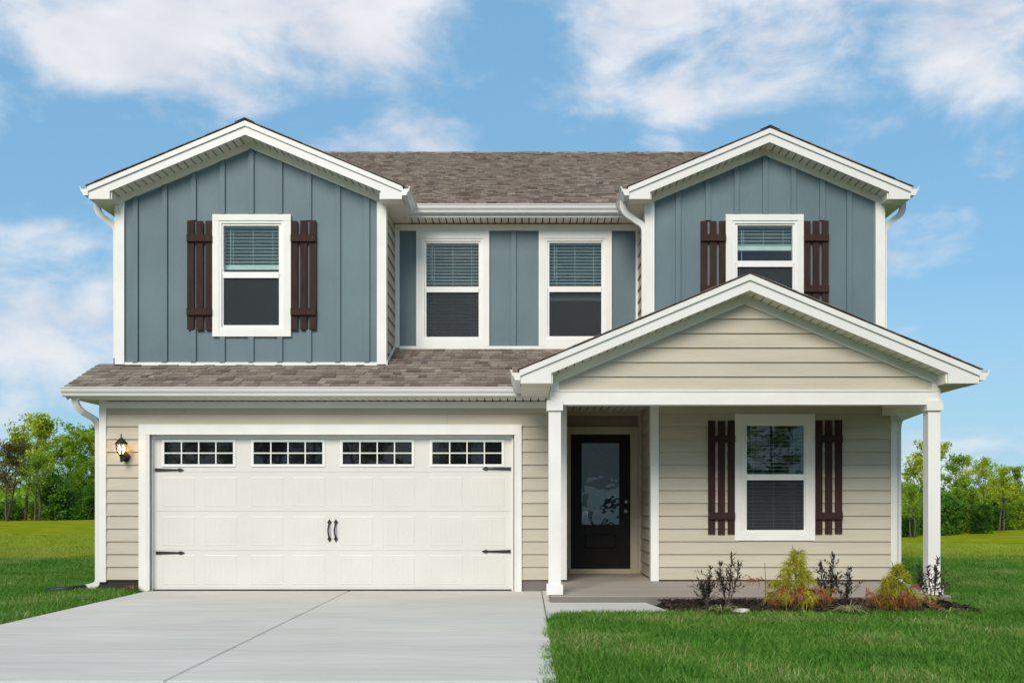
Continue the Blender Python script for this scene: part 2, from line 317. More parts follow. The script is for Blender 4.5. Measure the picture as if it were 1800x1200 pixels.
# ------------------------------------------------------------------ the ground
def zfar(x):
    return float(np.interp(x, [-120, -60, -33, -27, 0, 24, 31, 45, 80, 150], [.3, .0, .1, .22, -.3, -1.05, -.75, -.25, 0, .4]))
def gz(x, y):
    t = min(max((y - 4) / 42, 0), 1); t = t * t * (3 - 2 * t)
    base = -.035
    if x < -5.2 or x > 5.3: base = -.02
    z = base * (1 - t) + zfar(x) * t
    if y > 75: z -= min(y - 75, 60) * .012
    if y > 160: z += min(y - 160, 300) * .006
    return z
def axis(lo, hi, near0, near1, step, grow=1.18):
    a = list(np.arange(near0, near1 + 1e-6, step)); s = step
    p = a[-1]
    while p < hi: s *= grow; p = min(p + s, hi); a.append(p)
    p = a[0]; s = step
    while p > lo: s *= grow; p = max(p - s, lo); a.insert(0, p)
    return a
xs = axis(-900, 900, -50, 50, 1.0); ys = axis(-300, 1500, -16, 80, 1.0)
g = G(); nx = len(xs)
g.v = [(x, y, gz(x, y)) for y in ys for x in xs]
g.f = [(j * nx + i, j * nx + i + 1, (j + 1) * nx + i + 1, (j + 1) * nx + i) for j in range(len(ys) - 1) for i in range(nx - 1)]
tag(g.build('ground', 'ground', smooth=True, fix=False), kind='structure')

# driveway slabs, joints between them recessed
dr = empty('driveway'); tag(dr, kind='structure')
for x0, x1 in ((-5.27, -2.465), (-2.455, .215)):
    for y0, y1 in ((-6.72, .1), (-12.5, -6.735), (-19, -12.515)):
        gg = G(); e = .012
        gg.prism([(x0, y0, -.12), (x1, y0, -.12), (x1, y1, -.12), (x0, y1, -.12)], [(x0, y0, -e), (x1, y0, -e), (x1, y1, -e), (x0, y1, -e)])
        b = len(gg.v); gg.v += [(x0 + e, y0 + e, 0), (x1 - e, y0 + e, 0), (x1 - e, y1 - e, 0), (x0 + e, y1 - e, 0)]
        gg.f = [f for f in gg.f if f != (4, 5, 6, 7)] + [(4, 5, 9, 8), (5, 6, 10, 9), (6, 7, 11, 10), (7, 4, 8, 11), (8, 9, 10, 11)]
        gg.build('slab', 'drive', dr)
G().box(-5.26, .205, -18.9, .09, -.14, -.03).build('joint_filler', 'gap', dr)
wk = G(); wo = [(.222, -2.95), (1.66, -2.95), (1.45, -1.606), (.294, -1.606), (.294, -.02), (.222, -.02)]
wk.prism([(x, y, -.1) for x, y in wo], [(x, y, .008) for x, y in wo])
tag(wk.build('walkway', 'walk'), kind='structure')

# ------------------------------------------------------------------ the house
H = empty('house'); tag(H, 'two-storey house with blue gabled wings, beige lap siding, white trim and garage', 'house')

def cells(x0, x1, z0, z1, holes, y0, y1, g=None):
    g = g or G()
    cx = sorted({x0, x1, *[h for a in holes for h in a[:2] if x0 < h < x1]}); cz = sorted({z0, z1, *[h for a in holes for h in a[2:] if z0 < h < z1]})
    for i in range(len(cx) - 1):
        for j in range(len(cz) - 1):
            mx_, mz = (cx[i] + cx[i + 1]) / 2, (cz[j] + cz[j + 1]) / 2
            if any(a < mx_ < b and c < mz < d for a, b, c, d in holes): continue
            g.box(cx[i], cx[i + 1], y0, y1, cz[j], cz[j + 1])
    return g
def lap_board(parent, xb0, xb1, zb, zt, Y, xt0=None, xt1=None, name='siding_board', t=.012, out=.031, mat='beige'):
    xt0 = xb0 if xt0 is None else xt0; xt1 = xb1 if xt1 is None else xt1
    g = G()
    A = [(xb0, Y - out, zb), (xb0, Y - out + t + .006, zb), (xt0, Y - .002, zt + .008), (xt0, Y - .010, zt + .008)]
    B = [(xb1, Y - out, zb), (xb1, Y - out + t + .006, zb), (xt1, Y - .002, zt + .008), (xt1, Y - .010, zt + .008)]
    g.prism(A, B); return g.build(name, mat, parent)
def trim(parent, p, Y, t, name='trim_board', mat='white', depth=None):
    """p = photo rectangle, front face at Y - t"""
    yf = Y - t
    return G().box(PX(p[0], yf), PX(p[1], yf), yf, Y if depth is None else yf + depth, PZ(p[3], yf), PZ(p[2], yf)).build(name, mat, parent)
def courses(wall, x0, x1, Y, holes, ztop, joints=()):
    k = 0
    while ZB + k * LAP < ztop - .01:
        zb, zt = ZB + k * LAP, min(ZB + (k + 1) * LAP, ztop); k += 1
        seg = [(x0, x1)]
        for a, b, c, d in holes:
            if c < (zb + zt) / 2 < d:
                seg = [s for u, v in seg for s in ((u, min(v, a)), (max(u, b), v)) if s[1] - s[0] > .02]
        for u, v in seg:
            cut = [j for kk, j in joints if kk == k and u < j < v]
            e = [u] + cut + [v]
            for i in range(len(e) - 1): lap_board(wall, e[i] + (.0015 if i else 0), e[i + 1] - (.0015 if i < len(e) - 2 else 0), zb, zt, Y)

# ---- windows
BOX = {}
def window(rect, frame, up, lo, Y, blind_to=None, tilt=-24, label=None, tr=True, headx=0):
    """pixel rects: trim outer, vinyl frame outer, upper glass, lower glass"""
    f = .03; yf = Y - f
    X = lambda p, y=yf: PX(p, y); Z = lambda p, y=yf: PZ(p, y)
    w = G()
    x0, x1, z0, z1 = X(frame[0]), X(frame[1]), Z(frame[3]), Z(frame[2])
    ys_ = Y + .028
    # outer frame with a stepped sash
    fw = min(.045, (X(up[0]) - x0) * .55)
    w.ring(x0, x1, z0, z1, fw, yf, Y + .09)
    sx0, sx1 = PX(up[0], Y), PX(up[1], Y)
    zm = (PZ(up[3], Y) + PZ(lo[2], Y)) / 2
    gz1, gz0 = PZ(up[2], Y), PZ(lo[3], Y)
    zu, zl = PZ(up[3], Y), PZ(lo[2], Y)
    w.box(x0 + fw, sx0, Y - .012, Y + .07, zm, z1 - fw); w.box(sx1, x1 - fw, Y - .012, Y + .07, zm, z1 - fw)
    w.box(sx0, sx1, Y - .012, Y + .07, gz1, z1 - fw)
    w.box(x0 + fw, sx0, Y - .004, Y + .07, z0 + fw, zm); w.box(sx1, x1 - fw, Y - .004, Y + .07, z0 + fw, zm)
    w.box(sx0, sx1, Y - .004, Y + .07, z0 + fw, gz0)
    w.box(sx0, sx1, Y - .02, Y + .07, zl, zu)
    win = w.build('window', 'vinyl', H)
    if label: win['label'] = label
    # trim boards
    a, b, c, d = rect
    if tr:
        t = .042
        tx0, tx1, tz0, tz1 = PX(a, Y - t), PX(b, Y - t), PZ(d, Y - t), PZ(c, Y - t)
        ix0, ix1, iz0, iz1 = x0 + .004, x1 - .004, z0 + .004, z1 - .004
        G().box(tx0, tx1, Y - t, Y + .01, iz1, tz1).build('head_trim', 'white', win)
        G().box(tx0, ix0, Y - t + .003, Y + .01, tz0, iz1).build('side_trim', 'white', win)
        G().box(ix1, tx1, Y - t + .003, Y + .01, tz0, iz1).build('side_trim', 'white', win)
        G().box(ix0, ix1, Y - t + .006, Y + .01, tz0, iz0).build('sill_trim', 'white', win)
    # panes
    for p, yy in ((up, Y + .018), (lo, Y + .03)):
        G().box(sx0 - .004, sx1 + .004, yy, yy + .006, PZ(p[3], Y) - .004, PZ(p[2], Y) + .004).build('pane', 'glass', win)
    # insect screen over the lower sash, with its two pull tabs
    G().box(sx0, sx1, Y + .006, Y + .009, gz0, zl).build('insect_screen', 'screen', win)
    for sx in (sx0 + .12 * (sx1 - sx0), sx1 - .12 * (sx1 - sx0)):
        G().box(sx - .016, sx + .016, Y - .006, Y + .004, gz0, gz0 + .03).build('screen_tab', 'iron', win)
    # dark box added behind to keep stray light out, and the blind
    r = G(); r.box(sx0 - .05, sx1 + .05, Y + .85, Y + .87, gz0 - .05, gz1 + .05)
    r.box(sx0 - .07, sx0 - .05, Y + .072, Y + .87, gz0 - .07, gz1 + .07); r.box(sx1 + .05, sx1 + .07, Y + .072, Y + .87, gz0 - .07, gz1 + .07)
    r.box(sx0 - .05, sx1 + .05, Y + .072, Y + .85, gz1 + .05, gz1 + .07); r.box(sx0 - .05, sx1 + .05, Y + .072, Y + .85, gz0 - .07, gz0 - .05)
    r.build('dark_box', 'dark', win)
    zend = PZ(blind_to, Y) if blind_to else gz0
    yb = Y + .12; bw = sx1 - sx0 + .05
    key = round(bw, 3)
    if key not in BOX: BOX[key] = G().prism([(-bw / 2, -.024, -.004), (bw / 2, -.024, -.004), (bw / 2, .024, .004), (-bw / 2, .024, .004)], [(-bw / 2, -.024, -.001), (bw / 2, -.024, -.001), (bw / 2, .024, .007), (-bw / 2, .024, .007)]).mesh('blind_slat')
    z = gz1 + .0; xc = (sx0 + sx1) / 2; i = 0
    while z > zend + .03:
        mk('blind_slat', BOX[key], 'blind', win, (xc, yb, z), (R(tilt + random.uniform(-3, 3)), 0, 0)); z -= .05
    if blind_to: G().box(xc - bw / 2, xc + bw / 2, yb - .028, yb + .028, zend - .01, zend + .055).build('blind_rail', 'blind', win)
    for q in (.14, .5, .86): G().box(sx0 + q * (sx1 - sx0) - .002, sx0 + q * (sx1 - sx0) + .002, yb - .03, yb - .027, max(zend, gz0), gz1 + .04).build('blind_cord', 'blind', win)
    G().tube([(sx0 + .1 * (sx1 - sx0), yb - .045, gz1 + .02), (sx0 + .1 * (sx1 - sx0), yb - .045, gz1 - .55)], [.004, .004], 5).build('blind_wand', 'blind', win)
    return (sx0 - .03, sx1 + .03, gz0 - .03, gz1 + .03)
def shutter(px0, px1, py0, py1, r1, r2, Y, label):
    yf = Y - .045; x0, x1 = PX(px0, yf), PX(px1, yf); z0, z1 = PZ(py1, yf), PZ(py0, yf)
    wd = (x1 - x0) * .265; sh = None
    sh = empty('shutter'); sh.parent = H; sh['label'] = label
    for a, b in (r1, r2): G().box(x0 + .001, x1 - .001, Y - .075, Y - .0455, PZ(b, yf), PZ(a, yf)).build('shutter_rail', 'shutter', sh)
    for i in range(3):
        xa = x0 + (x1 - x0 - wd) / 2 * i; dz = random.uniform(-.006, .006)
        G().box(xa, xa + wd, yf, Y - .022, z0 + dz, z1 + dz).build('shutter_board', 'shutter', sh)
    for a, b in (r1, r2):
        zc = (PZ(a, yf) + PZ(b, yf)) / 2
        for q in (.13, .87):
            xc = x0 + q * (x1 - x0); G().tube([(xc, Y - .082, zc), (xc, Y - .074, zc)], [.009, .009], 8).build('screw_head', 'iron', sh)

WL = (373, 511, 376.5, 591); WR = (1276, 1413, 376.5, 551); WA = (731.5, 860, 405, 608.5); WB = (947, 1075.5, 405, 608.5); WD = (1292, 1433, 727, 949.5)
hL = window(WL, (384.5, 499.5, 387.5, 579.5), (393, 490.5, 397, 478.5), (393, 490.5, 489, 571.5), YW, blind_to=470, label='upper window of the left gable, blind nearly halfway down')
hR = window(WR, (1287, 1402, 387.5, 541), (1296, 1393, 396.5, 459), (1296, 1393, 469.5, 531), YW, blind_to=436, label='upper window of the right gable, half hidden by the porch roof')
hA = window(WA, (741.5, 849.5, 419, 597.5), (749.5, 841.5, 427.5, 504.5), (749.5, 841.5, 514, 592), YM, label='recessed window with its blind fully down')
hB = window(WB, (957, 1065, 418.5, 597), (965.5, 1057, 427, 504), (965.5, 1057, 513.5, 591), YM, blind_to=525, label='recessed window with blind ending at the lower sash')
hD = window(WD, (1303.5, 1421.5, 739, 937.5), (1312.5, 1413, 748, 833), (1312.5, 1413, 843.5, 931), YL, tilt=-16, label='ground floor porch window with blind down')

# ---- lower walls
XG0, XG1 = PX(262, 0), PX(905, 0); ZG1 = PZ(763.5, 0)
gw = cells(XL, .53, .0, ZSOF_L + .05, [(XG0 + .02, XG1 - .02, -.1, ZG1 - .0)], 0, .15).build('garage_wall', 'gap', H)
hole_g = (PX(250, -.02), PX(911, -.02), -1, PZ(749, 0) + .03)
courses(gw, PX(185, 0), .44, 0, [hole_g], PZ(716, 0), joints=[(14, PX(328, 0)), (13, PX(786, 0))])
G().box(XL, XG0 + .02, .005, .14, -.3, ZB).build('foundation', 'slabedge', gw); G().box(XG1 - .02, .5, -.004, .14, -.3, ZB).build('foundation', 'slabedge', gw)
trim(gw, (185.8, 990, 705.5, 717), 0, .038, 'frieze_board')
G().box(PX(174, -.04), PX(186, -.04), -.04, .1, ZB - .03, ZSOF_L).build('corner_board', 'white', gw)
G().box(.43, .56, -.04, .1, ZB, ZSOF_L).build('corner_board', 'white', gw)
pw = cells(1.76, XR, ZB - .02, ZSOF_L + .05, [hD], 0, .15).build('porch_wall', 'gap', H)
courses(pw, PX(1157.5, 0), PX(1566, 0), 0, [(PX(1298, 0), PX(1427, 0), PZ(943, 0), PZ(733, 0))], ZSOF_L)
G().box(PX(1144, -.04), PX(1158, -.04), -.04, .09, ZB - .02, ZSOF_L).build('corner_board', 'white', pw)
G().box(PX(1566.5, -.04), PX(1578, -.04), -.04, .1, ZB - .02, ZSOF_L).build('corner_board', 'white', pw)
# door alcove
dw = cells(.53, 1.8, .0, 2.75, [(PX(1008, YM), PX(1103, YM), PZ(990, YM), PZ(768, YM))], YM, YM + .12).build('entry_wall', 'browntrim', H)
al = G().box(.36, .53, .15, YM, 0, 2.75).build('alcove_wall', 'beige', H); al['label'] = 'garage side wall of the entry'
ar = G().box(1.79, 1.93, .0, YM, ZB - .02, 2.75).build('alcove_wall', 'gap', H); ar['label'] = 'lap sided return beside the front door'
k = 0
while ZB + k * LAP < ZSOF_L:
    zb, zt = ZB + k * LAP, min(ZB + (k + 1) * LAP, ZSOF_L); k += 1
    gg = G(); Xf = 1.79
    gg.prism([(Xf - .034, .09, zb), (Xf - .011, .09, zb), (Xf - .002, .09, zt + .008), (Xf - .01, .09, zt + .008)], [(Xf - .034, YM, zb), (Xf - .011, YM, zb), (Xf - .002, YM, zt + .008), (Xf - .01, YM, zt + .008)])
    gg.build('siding_board', 'beige', ar)
trim(dw, (985, 1129, 719.5, 730), YM, .03, 'frieze_board', 'tantrim')
trim(dw, (991, 1121.5, 750, 763), YM, .032, 'head_trim', 'tantrim')
trim(dw, (985, 1003, 763.4, 1009), YM, .03, 'side_trim', 'tantrim'); trim(dw, (1108.4, 1121.5, 763.4, 1009), YM, .03, 'side_trim', 'tantrim')
trim(dw, (1122, 1129.5, 730.4, 1009), YM, .026, 'corner_board', 'tantrim')
trim(dw, (1001, 1109.5, 999.5, 1011), YM, .06, 'threshold', 'tantrim')
# front door
yd = YM - .012
def dz(py): return PZ(py, yd)
def dx(px): return PX(px, yd)
door = cells(dx(1003.8), dx(1107.6), dz(998.5), dz(763), [(dx(1022.5), dx(1088.5), dz(921.5), dz(778.5))], yd, YM + .03).build('front_door', 'black_door', H)
door['label'] = 'black front door with a tall glass light'
G().box(dx(1022.5), dx(1088.5), yd + .02, yd + .024, dz(921.5), dz(778.5)).build('door_glass', 'doorglass', door)
G().ring(dx(1020), dx(1091), dz(924), dz(776), .02, yd - .012, yd).build('glass_moulding', 'black_door', door)
G().box(dx(1015), dx(1095), YM + .34, YM + .36, dz(935), dz(765)).box(dx(1010), dx(1100), YM + .121, YM + .15, dz(765), dz(760)).build('dark_box', 'dark', door)
pnl = G(); a, b, c, d = dx(1022), dx(1087.6), dz(969), dz(933.4)
pnl.ring(a, b, c, d, .022, yd - .014, yd)
e = .05; pnl.prism([(a + e, yd, c + e), (b - e, yd, c + e), (b - e, yd, d - e), (a + e, yd, d - e)], [(a + e + .02, yd - .012, c + e + .02), (b - e - .02, yd - .012, c + e + .02), (b - e - .02, yd - .012, d - e - .02), (a + e + .02, yd - .012, d - e - .02)])
pnl.build('door_panel', 'black_door', door)
def knob(px, py, r, L):
    g = G(); x, z = dx(px), dz(py)
    g.tube([(x, yd, z), (x, yd - .008, z), (x, yd - .009, z), (x, yd - L * .6, z), (x, yd - L * .7, z), (x, yd - L, z)], [r, r, r * .45, r * .45, r * .9, r * .55], 14)
    return g
knob(1100, 898, .03, .06).build('door_knob', 'metal', door, smooth=False); knob(1100.6, 881.5, .024, .02).build('deadbolt', 'metal', door)
ob = G().box(.531, .56, .25, .33, PZ(964, .25), PZ(945, .25)).build('outlet_cover', 'alum', al)

# porch slab
ps = G().prism([(.30, YP - .13, -.2), (XR + .02, YP - .13, -.2), (XR + .02, .0, -.2), (.30, .0, -.2)], [(.30, YP - .13, .085), (XR + .02, YP - .13, .085), (XR + .02, .0, .135), (.30, .0, .135)])
ps.prism([(.5, 0, -.2), (1.9, 0, -.2), (1.9, YM, -.2), (.5, YM, -.2)], [(.5, 0, .135), (1.9, 0, .135), (1.9, YM, .14), (.5, YM, .14)])
psl = ps.build('porch_slab', 'slab', H)
G().box(.296, XR + .024, YP - .134, YP - .128, -.2, .076).build('slab_edge', 'slabedge', psl)
G().box(1.83, XR, -.012, .1, .0, ZB - .018).build('foundation_strip', 'slabedge', psl)

# side walls and back (closed house)
for x, y0, nm in ((XL, 0, 'side_wall'), (XR, 0, 'side_wall')):
    sgn = -1 if x < 0 else 1
    sw = G().box(min(x, x - sgn * .14), max(x, x - sgn * .14), .15, YB, -.1, 2.68).box(min(x, x - sgn * .14), max(x, x - sgn * .14), YW + .14, YB, 2.68, 5.6).build(nm, 'gap', H)
    sw['label'] = 'lap sided left flank of the house' if x < 0 else 'lap sided right flank of the house'
    for k in range(31):
        zb = ZB + k * LAP; zt = min(zb + LAP, 5.62)
        o_ = .034 * sgn
        y00 = .1 if zt < 2.68 else YW + .1
        if zb > 5.5: continue
        G().prism([(x + o_, y00, zb), (x + o_ - sgn * .012, y00, zb), (x + sgn * .002, y00, zt + .008), (x + sgn * .01, y00, zt + .008)], [(x + o_, YB, zb), (x + o_ - sgn * .012, YB, zb), (x + sgn * .002, YB, zt + .008), (x + sgn * .01, YB, zt + .008)]).build('siding_board', 'beige', sw)
G().box(XL + .15, XR - .15, YB - .15, YB, -.1, 5.6).build('back_wall', 'beige', H)
# unseen deck added as a light stop between storeys
G().box(XL + .2, XR - .2, YM + .2, YB - .2, 2.75, 2.8).build('light_stop_deck', 'dark', H)

# ---- garage door
yg = .075
def gx(p): return PX(p, yg)
def gzz(p): return PZ(p, yg)
gd = G().box(gx(266), gx(903), yg + .012, yg + .05, .012, gzz(757)).build('garage_door', 'door_white', H); gd['label'] = 'white carriage style garage door with a row of windows'
rows = [(757, 829), (829.2, 898), (898.2, 967), (967.2, 1036.5)]
wx = [(289, 410), (446, 567), (602.5, 724), (760, 882)]
for i, (a, b) in enumerate(rows):
    holes = [(gx(p), gx(q), gzz(815.5), gzz(776.5)) for p, q in wx] if i == 0 else []
    s_ = cells(gx(266), gx(903), max(gzz(b) + .0008, .018), gzz(a), holes, yg, yg + .0118).build('door_section', 'door_white', gd)
for p, q in wx:
    x0, x1, z0, z1 = gx(p), gx(q), gzz(815.5), gzz(776.5)
    wf = G().ring(x0 - .035, x1 + .035, z0 - .035, z1 + .035, .035, yg - .012, yg - .0005)
    for i in range(1, 4): xc = x0 + (x1 - x0) * i / 4; wf.box(xc - .008, xc + .008, yg - .009, yg + .006, z0, z1)
    zc = (z0 + z1) / 2; wf.box(x0, x1, yg - .0085, yg + .0055, zc - .008, zc + .008)
    wf.build('window_grid', 'vinyl', gd)
    for i in range(4):
        for j in range(2):
            xa, xb = x0 + (x1 - x0) * i / 4, x0 + (x1 - x0) * (i + 1) / 4; za, zb = z0 + (z1 - z0) * j / 2, z0 + (z1 - z0) * (j + 1) / 2
            o_ = G().box(xa, xb, yg + .007, yg + .0115, za, zb).build('window_pane', 'paneblack', gd)
# stamped carriage panels
pxs = [(285, 343), (359.5, 416.5), (441, 498.5), (514.5, 572.5), (598, 655.5), (672, 729.5), (756, 813.5), (829.5, 887)]
pyr = [(838, 890), (907, 958.5), (975, 1026.5)]
def stamped(w, h):
    g = G(); n_ = 6; bd = .022
    # raised bevelled surround
    A = [(-w / 2, 0, -h / 2), (w / 2, 0, -h / 2), (w / 2, 0, h / 2), (-w / 2, 0, h / 2)]
    B = [(-w / 2 + .012, -.003, -h / 2 + .012), (w / 2 - .012, -.003, -h / 2 + .012), (w / 2 - .012, -.003, h / 2 - .012), (-w / 2 + .012, -.003, h / 2 - .012)]
    b = len(g.v); Cc = [(x * (w / 2 - bd) / (w / 2), -.0015, z * (h / 2 - bd) / (h / 2)) for x, _, z in A]
    g.v += A + B + Cc
    for i in range(4):
        j = (i + 1) % 4; g.f += [(i, j, 4 + j, 4 + i), (4 + i, 4 + j, 8 + j, 8 + i)]
    x0, x1, z0, z1 = -w / 2 + bd, w / 2 - bd, -h / 2 + bd, h / 2 - bd
    for i in range(n_):
        xa, xb = x0 + (x1 - x0) * i / n_, x0 + (x1 - x0) * (i + 1) / n_; s = .006
        b = len(g.v); g.v += [(xa, -.001, z0), (xa + s, -.0022, z0), (xb - s, -.0022, z0), (xb, -.001, z0), (xa, -.001, z1), (xa + s, -.0022, z1), (xb - s, -.0022, z1), (xb, -.001, z1)]
        g.f += [(b, b + 1, b + 5, b + 4), (b + 1, b + 2, b + 6, b + 5), (b + 2, b + 3, b + 7, b + 6), (b + 1, b, b + 3, b + 2), (b + 4, b + 5, b + 6, b + 7)]
    return g.mesh('stamped_panel')
stm = stamped(gx(57.5) - gx(0), gzz(0) - gzz(51.5))
for a, b in pyr:
    for p, q in pxs: mk('stamped_panel', stm, 'door_white', gd, ((gx(p) + gx(q)) / 2, yg - .0004, (gzz(a) + gzz(b)) / 2))
def strap_hinge(px, py, s):
    g = G(); L = .4; x = gx(px); z = gzz(py)
    poly = [(0, -.022), (L * .8, -.011), (L * .82, -.024), (L * .9, -.02), (L, 0), (L * .9, .02), (L * .82, .024), (L * .8, .011), (0, .022)]
    pp = [(x + s * u, z + w) for u, w in poly]
    g.xz(pp, yg - .017, yg - .0006)
    for u in (.06, .25): g.tube([(x + s * u, yg - .022, z), (x + s * u, yg - .016, z)], [.008, .009], 8)
    return g.build('strap_hinge', 'iron', gd)
strap_hinge(273, 825.5, 1); strap_hinge(274.5, 971, 1); strap_hinge(898, 823.5, -1); strap_hinge(897.5, 968.5, -1)
for px in (579.3, 590.6):
    g = G(); x = gx(px); z0, z1 = gzz(950.5), gzz(912)
    for z, s in ((z1 - .04, 1), (z0 + .03, -1)):
        pp = [(x - .008, z - .03 * s), (x - .03, z), (x - .012, z + .02 * s), (x, z + .045 * s), (x + .012, z + .02 * s), (x + .03, z), (x + .008, z - .03 * s)]
        g.xz(pp, yg - .016, yg - .0006)
    n_ = 7; pts = []; 
    for i in range(n_ + 1):
        t = i / n_; pts.append((x - .01 * math.sin(t * PI), yg - .012 - .045 * math.sin(t * PI), z1 - .05 + (z0 - z1 + .09) * t))
    g.tube(pts, [.011] * (n_ + 1), 8); g.build('pull_handle', 'iron', gd)
# jambs and trim
ZH = PZ(763.5, -.05)
gt = G().box(PX(243.5, -.05), PX(917, -.05), -.052, .01, ZH, PZ(745.5, -.05)).build('garage_trim', 'white', H); gt['label'] = 'white casing round the garage door'
G().box(PX(243.5, -.05), PX(258, -.05), -.05, .01, .0, ZH).build('casing_board', 'white', gt); G().box(PX(258.3, -.05), PX(262, -.05), -.046, .1, .0, ZH).build('casing_return', 'white', gt)
G().box(PX(907.5, -.05), PX(917, -.05), -.05, .01, .0, ZH).build('casing_board', 'white', gt); G().box(PX(904, -.05), PX(907.2, -.05), -.046, .1, .0, ZH).build('casing_return', 'white', gt)
G().box(PX(262, -.05), PX(904, -.05), -.046, .1, ZH - .0, ZH + .03).build('head_jamb', 'white', gt)
G().box(gx(264), gx(270.5), .03, .074, .0, ZH).box(gx(899.5), gx(905), .03, .074, .0, ZH).box(gx(270.5), gx(899.5), .03, .074, ZH - .045, ZH + .005).build('door_stop', 'vinyl', gt)
G().box(gx(268), gx(902), .04, .1, .001, .016).build('bottom_seal', 'iron', gd)

# ---- upper walls (board and batten)
def gable_z(x, xc, zap): return zap - PITCH * abs(x - xc)
def bb_wall(x0, x1, Y, zbot, hole, xc, zap, battens, nm):
    g = cells(x0, x1, zbot, gable_z(x0, xc, zap), [hole], Y, Y + .14)
    g.xz([(x0, gable_z(x0, xc, zap)), (x1, gable_z(x1, xc, zap)), (xc, zap)], Y, Y + .14)
    w = g.build(nm, 'blue', H)
    return w
def batten(w, px, Y, z0, z1, slope=None, cuts=()):
    x = PX(px, Y - .02); hw = .036
    segs = [(z0, z1)]
    for (a, b, c, d) in cuts:
        if a - .02 < x < b + .02: segs = [s for u, v in segs for s in ((u, min(v, c)), (max(u, d), v)) if s[1] - s[0] > .03]
    for u, v in segs:
        G().prism([(x - hw, Y - .0005, u), (x + hw, Y - .0005, u), (x + hw, Y - .0005, v), (x - hw, Y - .0005, v)], [(x - hw, Y - .03, u), (x + hw, Y - .03, u), (x + hw, Y - .03, v), (x - hw, Y - .03, v)]).build('batten', 'blue', w)
ZAP = PZ(250, YW)
for (x0, x1), hole, pl, wr, sh, nm, zbot, cap in (
        (LW, hL, [238, 289.6, 340.3, 391, 441.6, 492.2, 543, 594, 645.2], WL, ((328.8, 372.6), (511.2, 555.5), (388, 579.5), (413, 425), (542, 554)), 'left wing', 3.22, PZ(250, YW)),
        (RW, hR, [1192, 1244.5, 1295, 1345, 1395, 1445.5, 1493], WR, ((1231.7, 1275.8), (1413.3, 1456.6), (388, 538), (412.5, 424), (502, 513.5)), 'right wing', 2.9, PZ(262, YW))):
    xc = (x0 + x1) / 2
    w = bb_wall(x0, x1, YW, zbot - .2, hole, xc, cap, pl, 'gable_wall'); w['label'] = f'blue board and batten front of the {nm}'
    wcut = [(PX(wr[0], YW), PX(wr[1], YW), PZ(wr[3], YW), PZ(wr[2], YW))] + [(PX(sx[0], YW) + .03, PX(sx[1], YW) - .03, PZ(sh[2][1], YW), PZ(sh[2][0], YW)) for sx in sh[:2]]
    for p in pl:
        x = PX(p, YW - .02); zt = gable_z(x, xc, cap) - .1
        # behind a shutter the batten still runs on between the boards
        batten(w, p, YW, zbot + .02, zt, cuts=wcut[:1] if False else wcut)
    # frieze boards under the rake soffit
    fh = .1
    for s in (-1, 1):
        xe = x0 if s < 0 else x1; ze = gable_z(xe, xc, cap)
        G().xz([(xc, cap), (xe, ze), (xe, ze - fh), (xc, cap - fh)], YW - .034, YW).build('frieze_board', 'soffit', w)
    # corner boards
    cw = .105
    for s in (-1, 1):
        xe = x0 if s < 0 else x1; zc_ = gable_z(xe - s * cw, xc, cap) - fh * .98; zo = gable_z(xe, xc, cap) - fh * .98
        a_, b_ = (xe - .03, xe + cw) if s < 0 else (xe - cw, xe + .03)
        G().xz([(a_, zbot), (b_, zbot), (b_, gable_z(b_, xc, cap) - fh), (a_, gable_z(a_, xc, cap) - fh)] , YW - .04, YW + .1).build('corner_board', 'white', w)
    G().box(x0 + cw, x1 - cw, YW - .03, YW - .001, zbot - .03, zbot + .03).build('base_flashing', 'white', w)
    for k_, sx in enumerate(sh[:2]):
        side = 'left' if k_ == 0 else 'right'
        shutter(sx[0], sx[1], sh[2][0], sh[2][1], sh[3], sh[4], YW, f'brown shutter {side} of the {nm} window')
for side, p0, p1 in (('left', 1245, 1291.7), ('right', 1433.4, 1480.5)):
    shutter(p0, p1, 738.5, 938, (765, 777), (900, 912), YL, f'brown shutter {side} of the porch window')
# recessed wall
rw = cells(LW[1], RW[0], 3.3, 5.6, [hA, hB], YM, YM + .14).build('recessed_wall', 'blue', H); rw['label'] = 'blue recessed wall between the two gables'
trim(rw, (702, 1118, 394, 405), YM, .034, 'frieze_board', 'soffit')
trim(rw, (693.6, 702, 394, 611), YM, .03, 'corner_board'); trim(rw, (1117.6, 1127.5, 394, 611), YM, .03, 'corner_board')
trim(rw, (702, 1118, 608, 613.5), YM, .035, 'base_flashing')
batten(rw, 903, YM, PZ(608, YM), PZ(405, YM))
# wing return walls, lap sided
for x, s, lab in ((LW[1], 1, 'lap sided return of the left wing'), (RW[0], -1, 'lap sided return of the right wing')):
    w = G().box(min(x, x - s * .12), max(x, x - s * .12), YW + .14, YM + .1, 3.0, 5.6).build('return_wall', 'gap', H); w['label'] = lab
    k = 0; z = 3.06
    while z < 5.5:
        zt = min(z + LAP, 5.53); o_ = .034 * s
        G().prism([(x + o_, YW + .1, z), (x + o_ - s * .014, YW + .1, z), (x + s * .002, YW + .1, zt + .008), (x + s * .01, YW + .1, zt + .008)], [(x + o_, YM - .03, z), (x + o_ - s * .014, YM - .03, z), (x + s * .002, YM - .03, zt + .008), (x + s * .01, YM - .03, zt + .008)]).build('siding_board', 'beige', w)
        z += LAP
    # stepped flashing where the lower roof meets the wall
    G().prism([(x + s * .03, YW - .03, 3.2), (x + s * .045, YW - .03, 3.2), (x + s * .045, YW - .03, 3.27), (x + s * .03, YW - .03, 3.27)], [(x + s * .03, YM - .03, 3.6), (x + s * .045, YM - .03, 3.6), (x + s * .045, YM - .03, 3.67), (x + s * .03, YM - .03, 3.67)]).build('flashing', 'white', w)

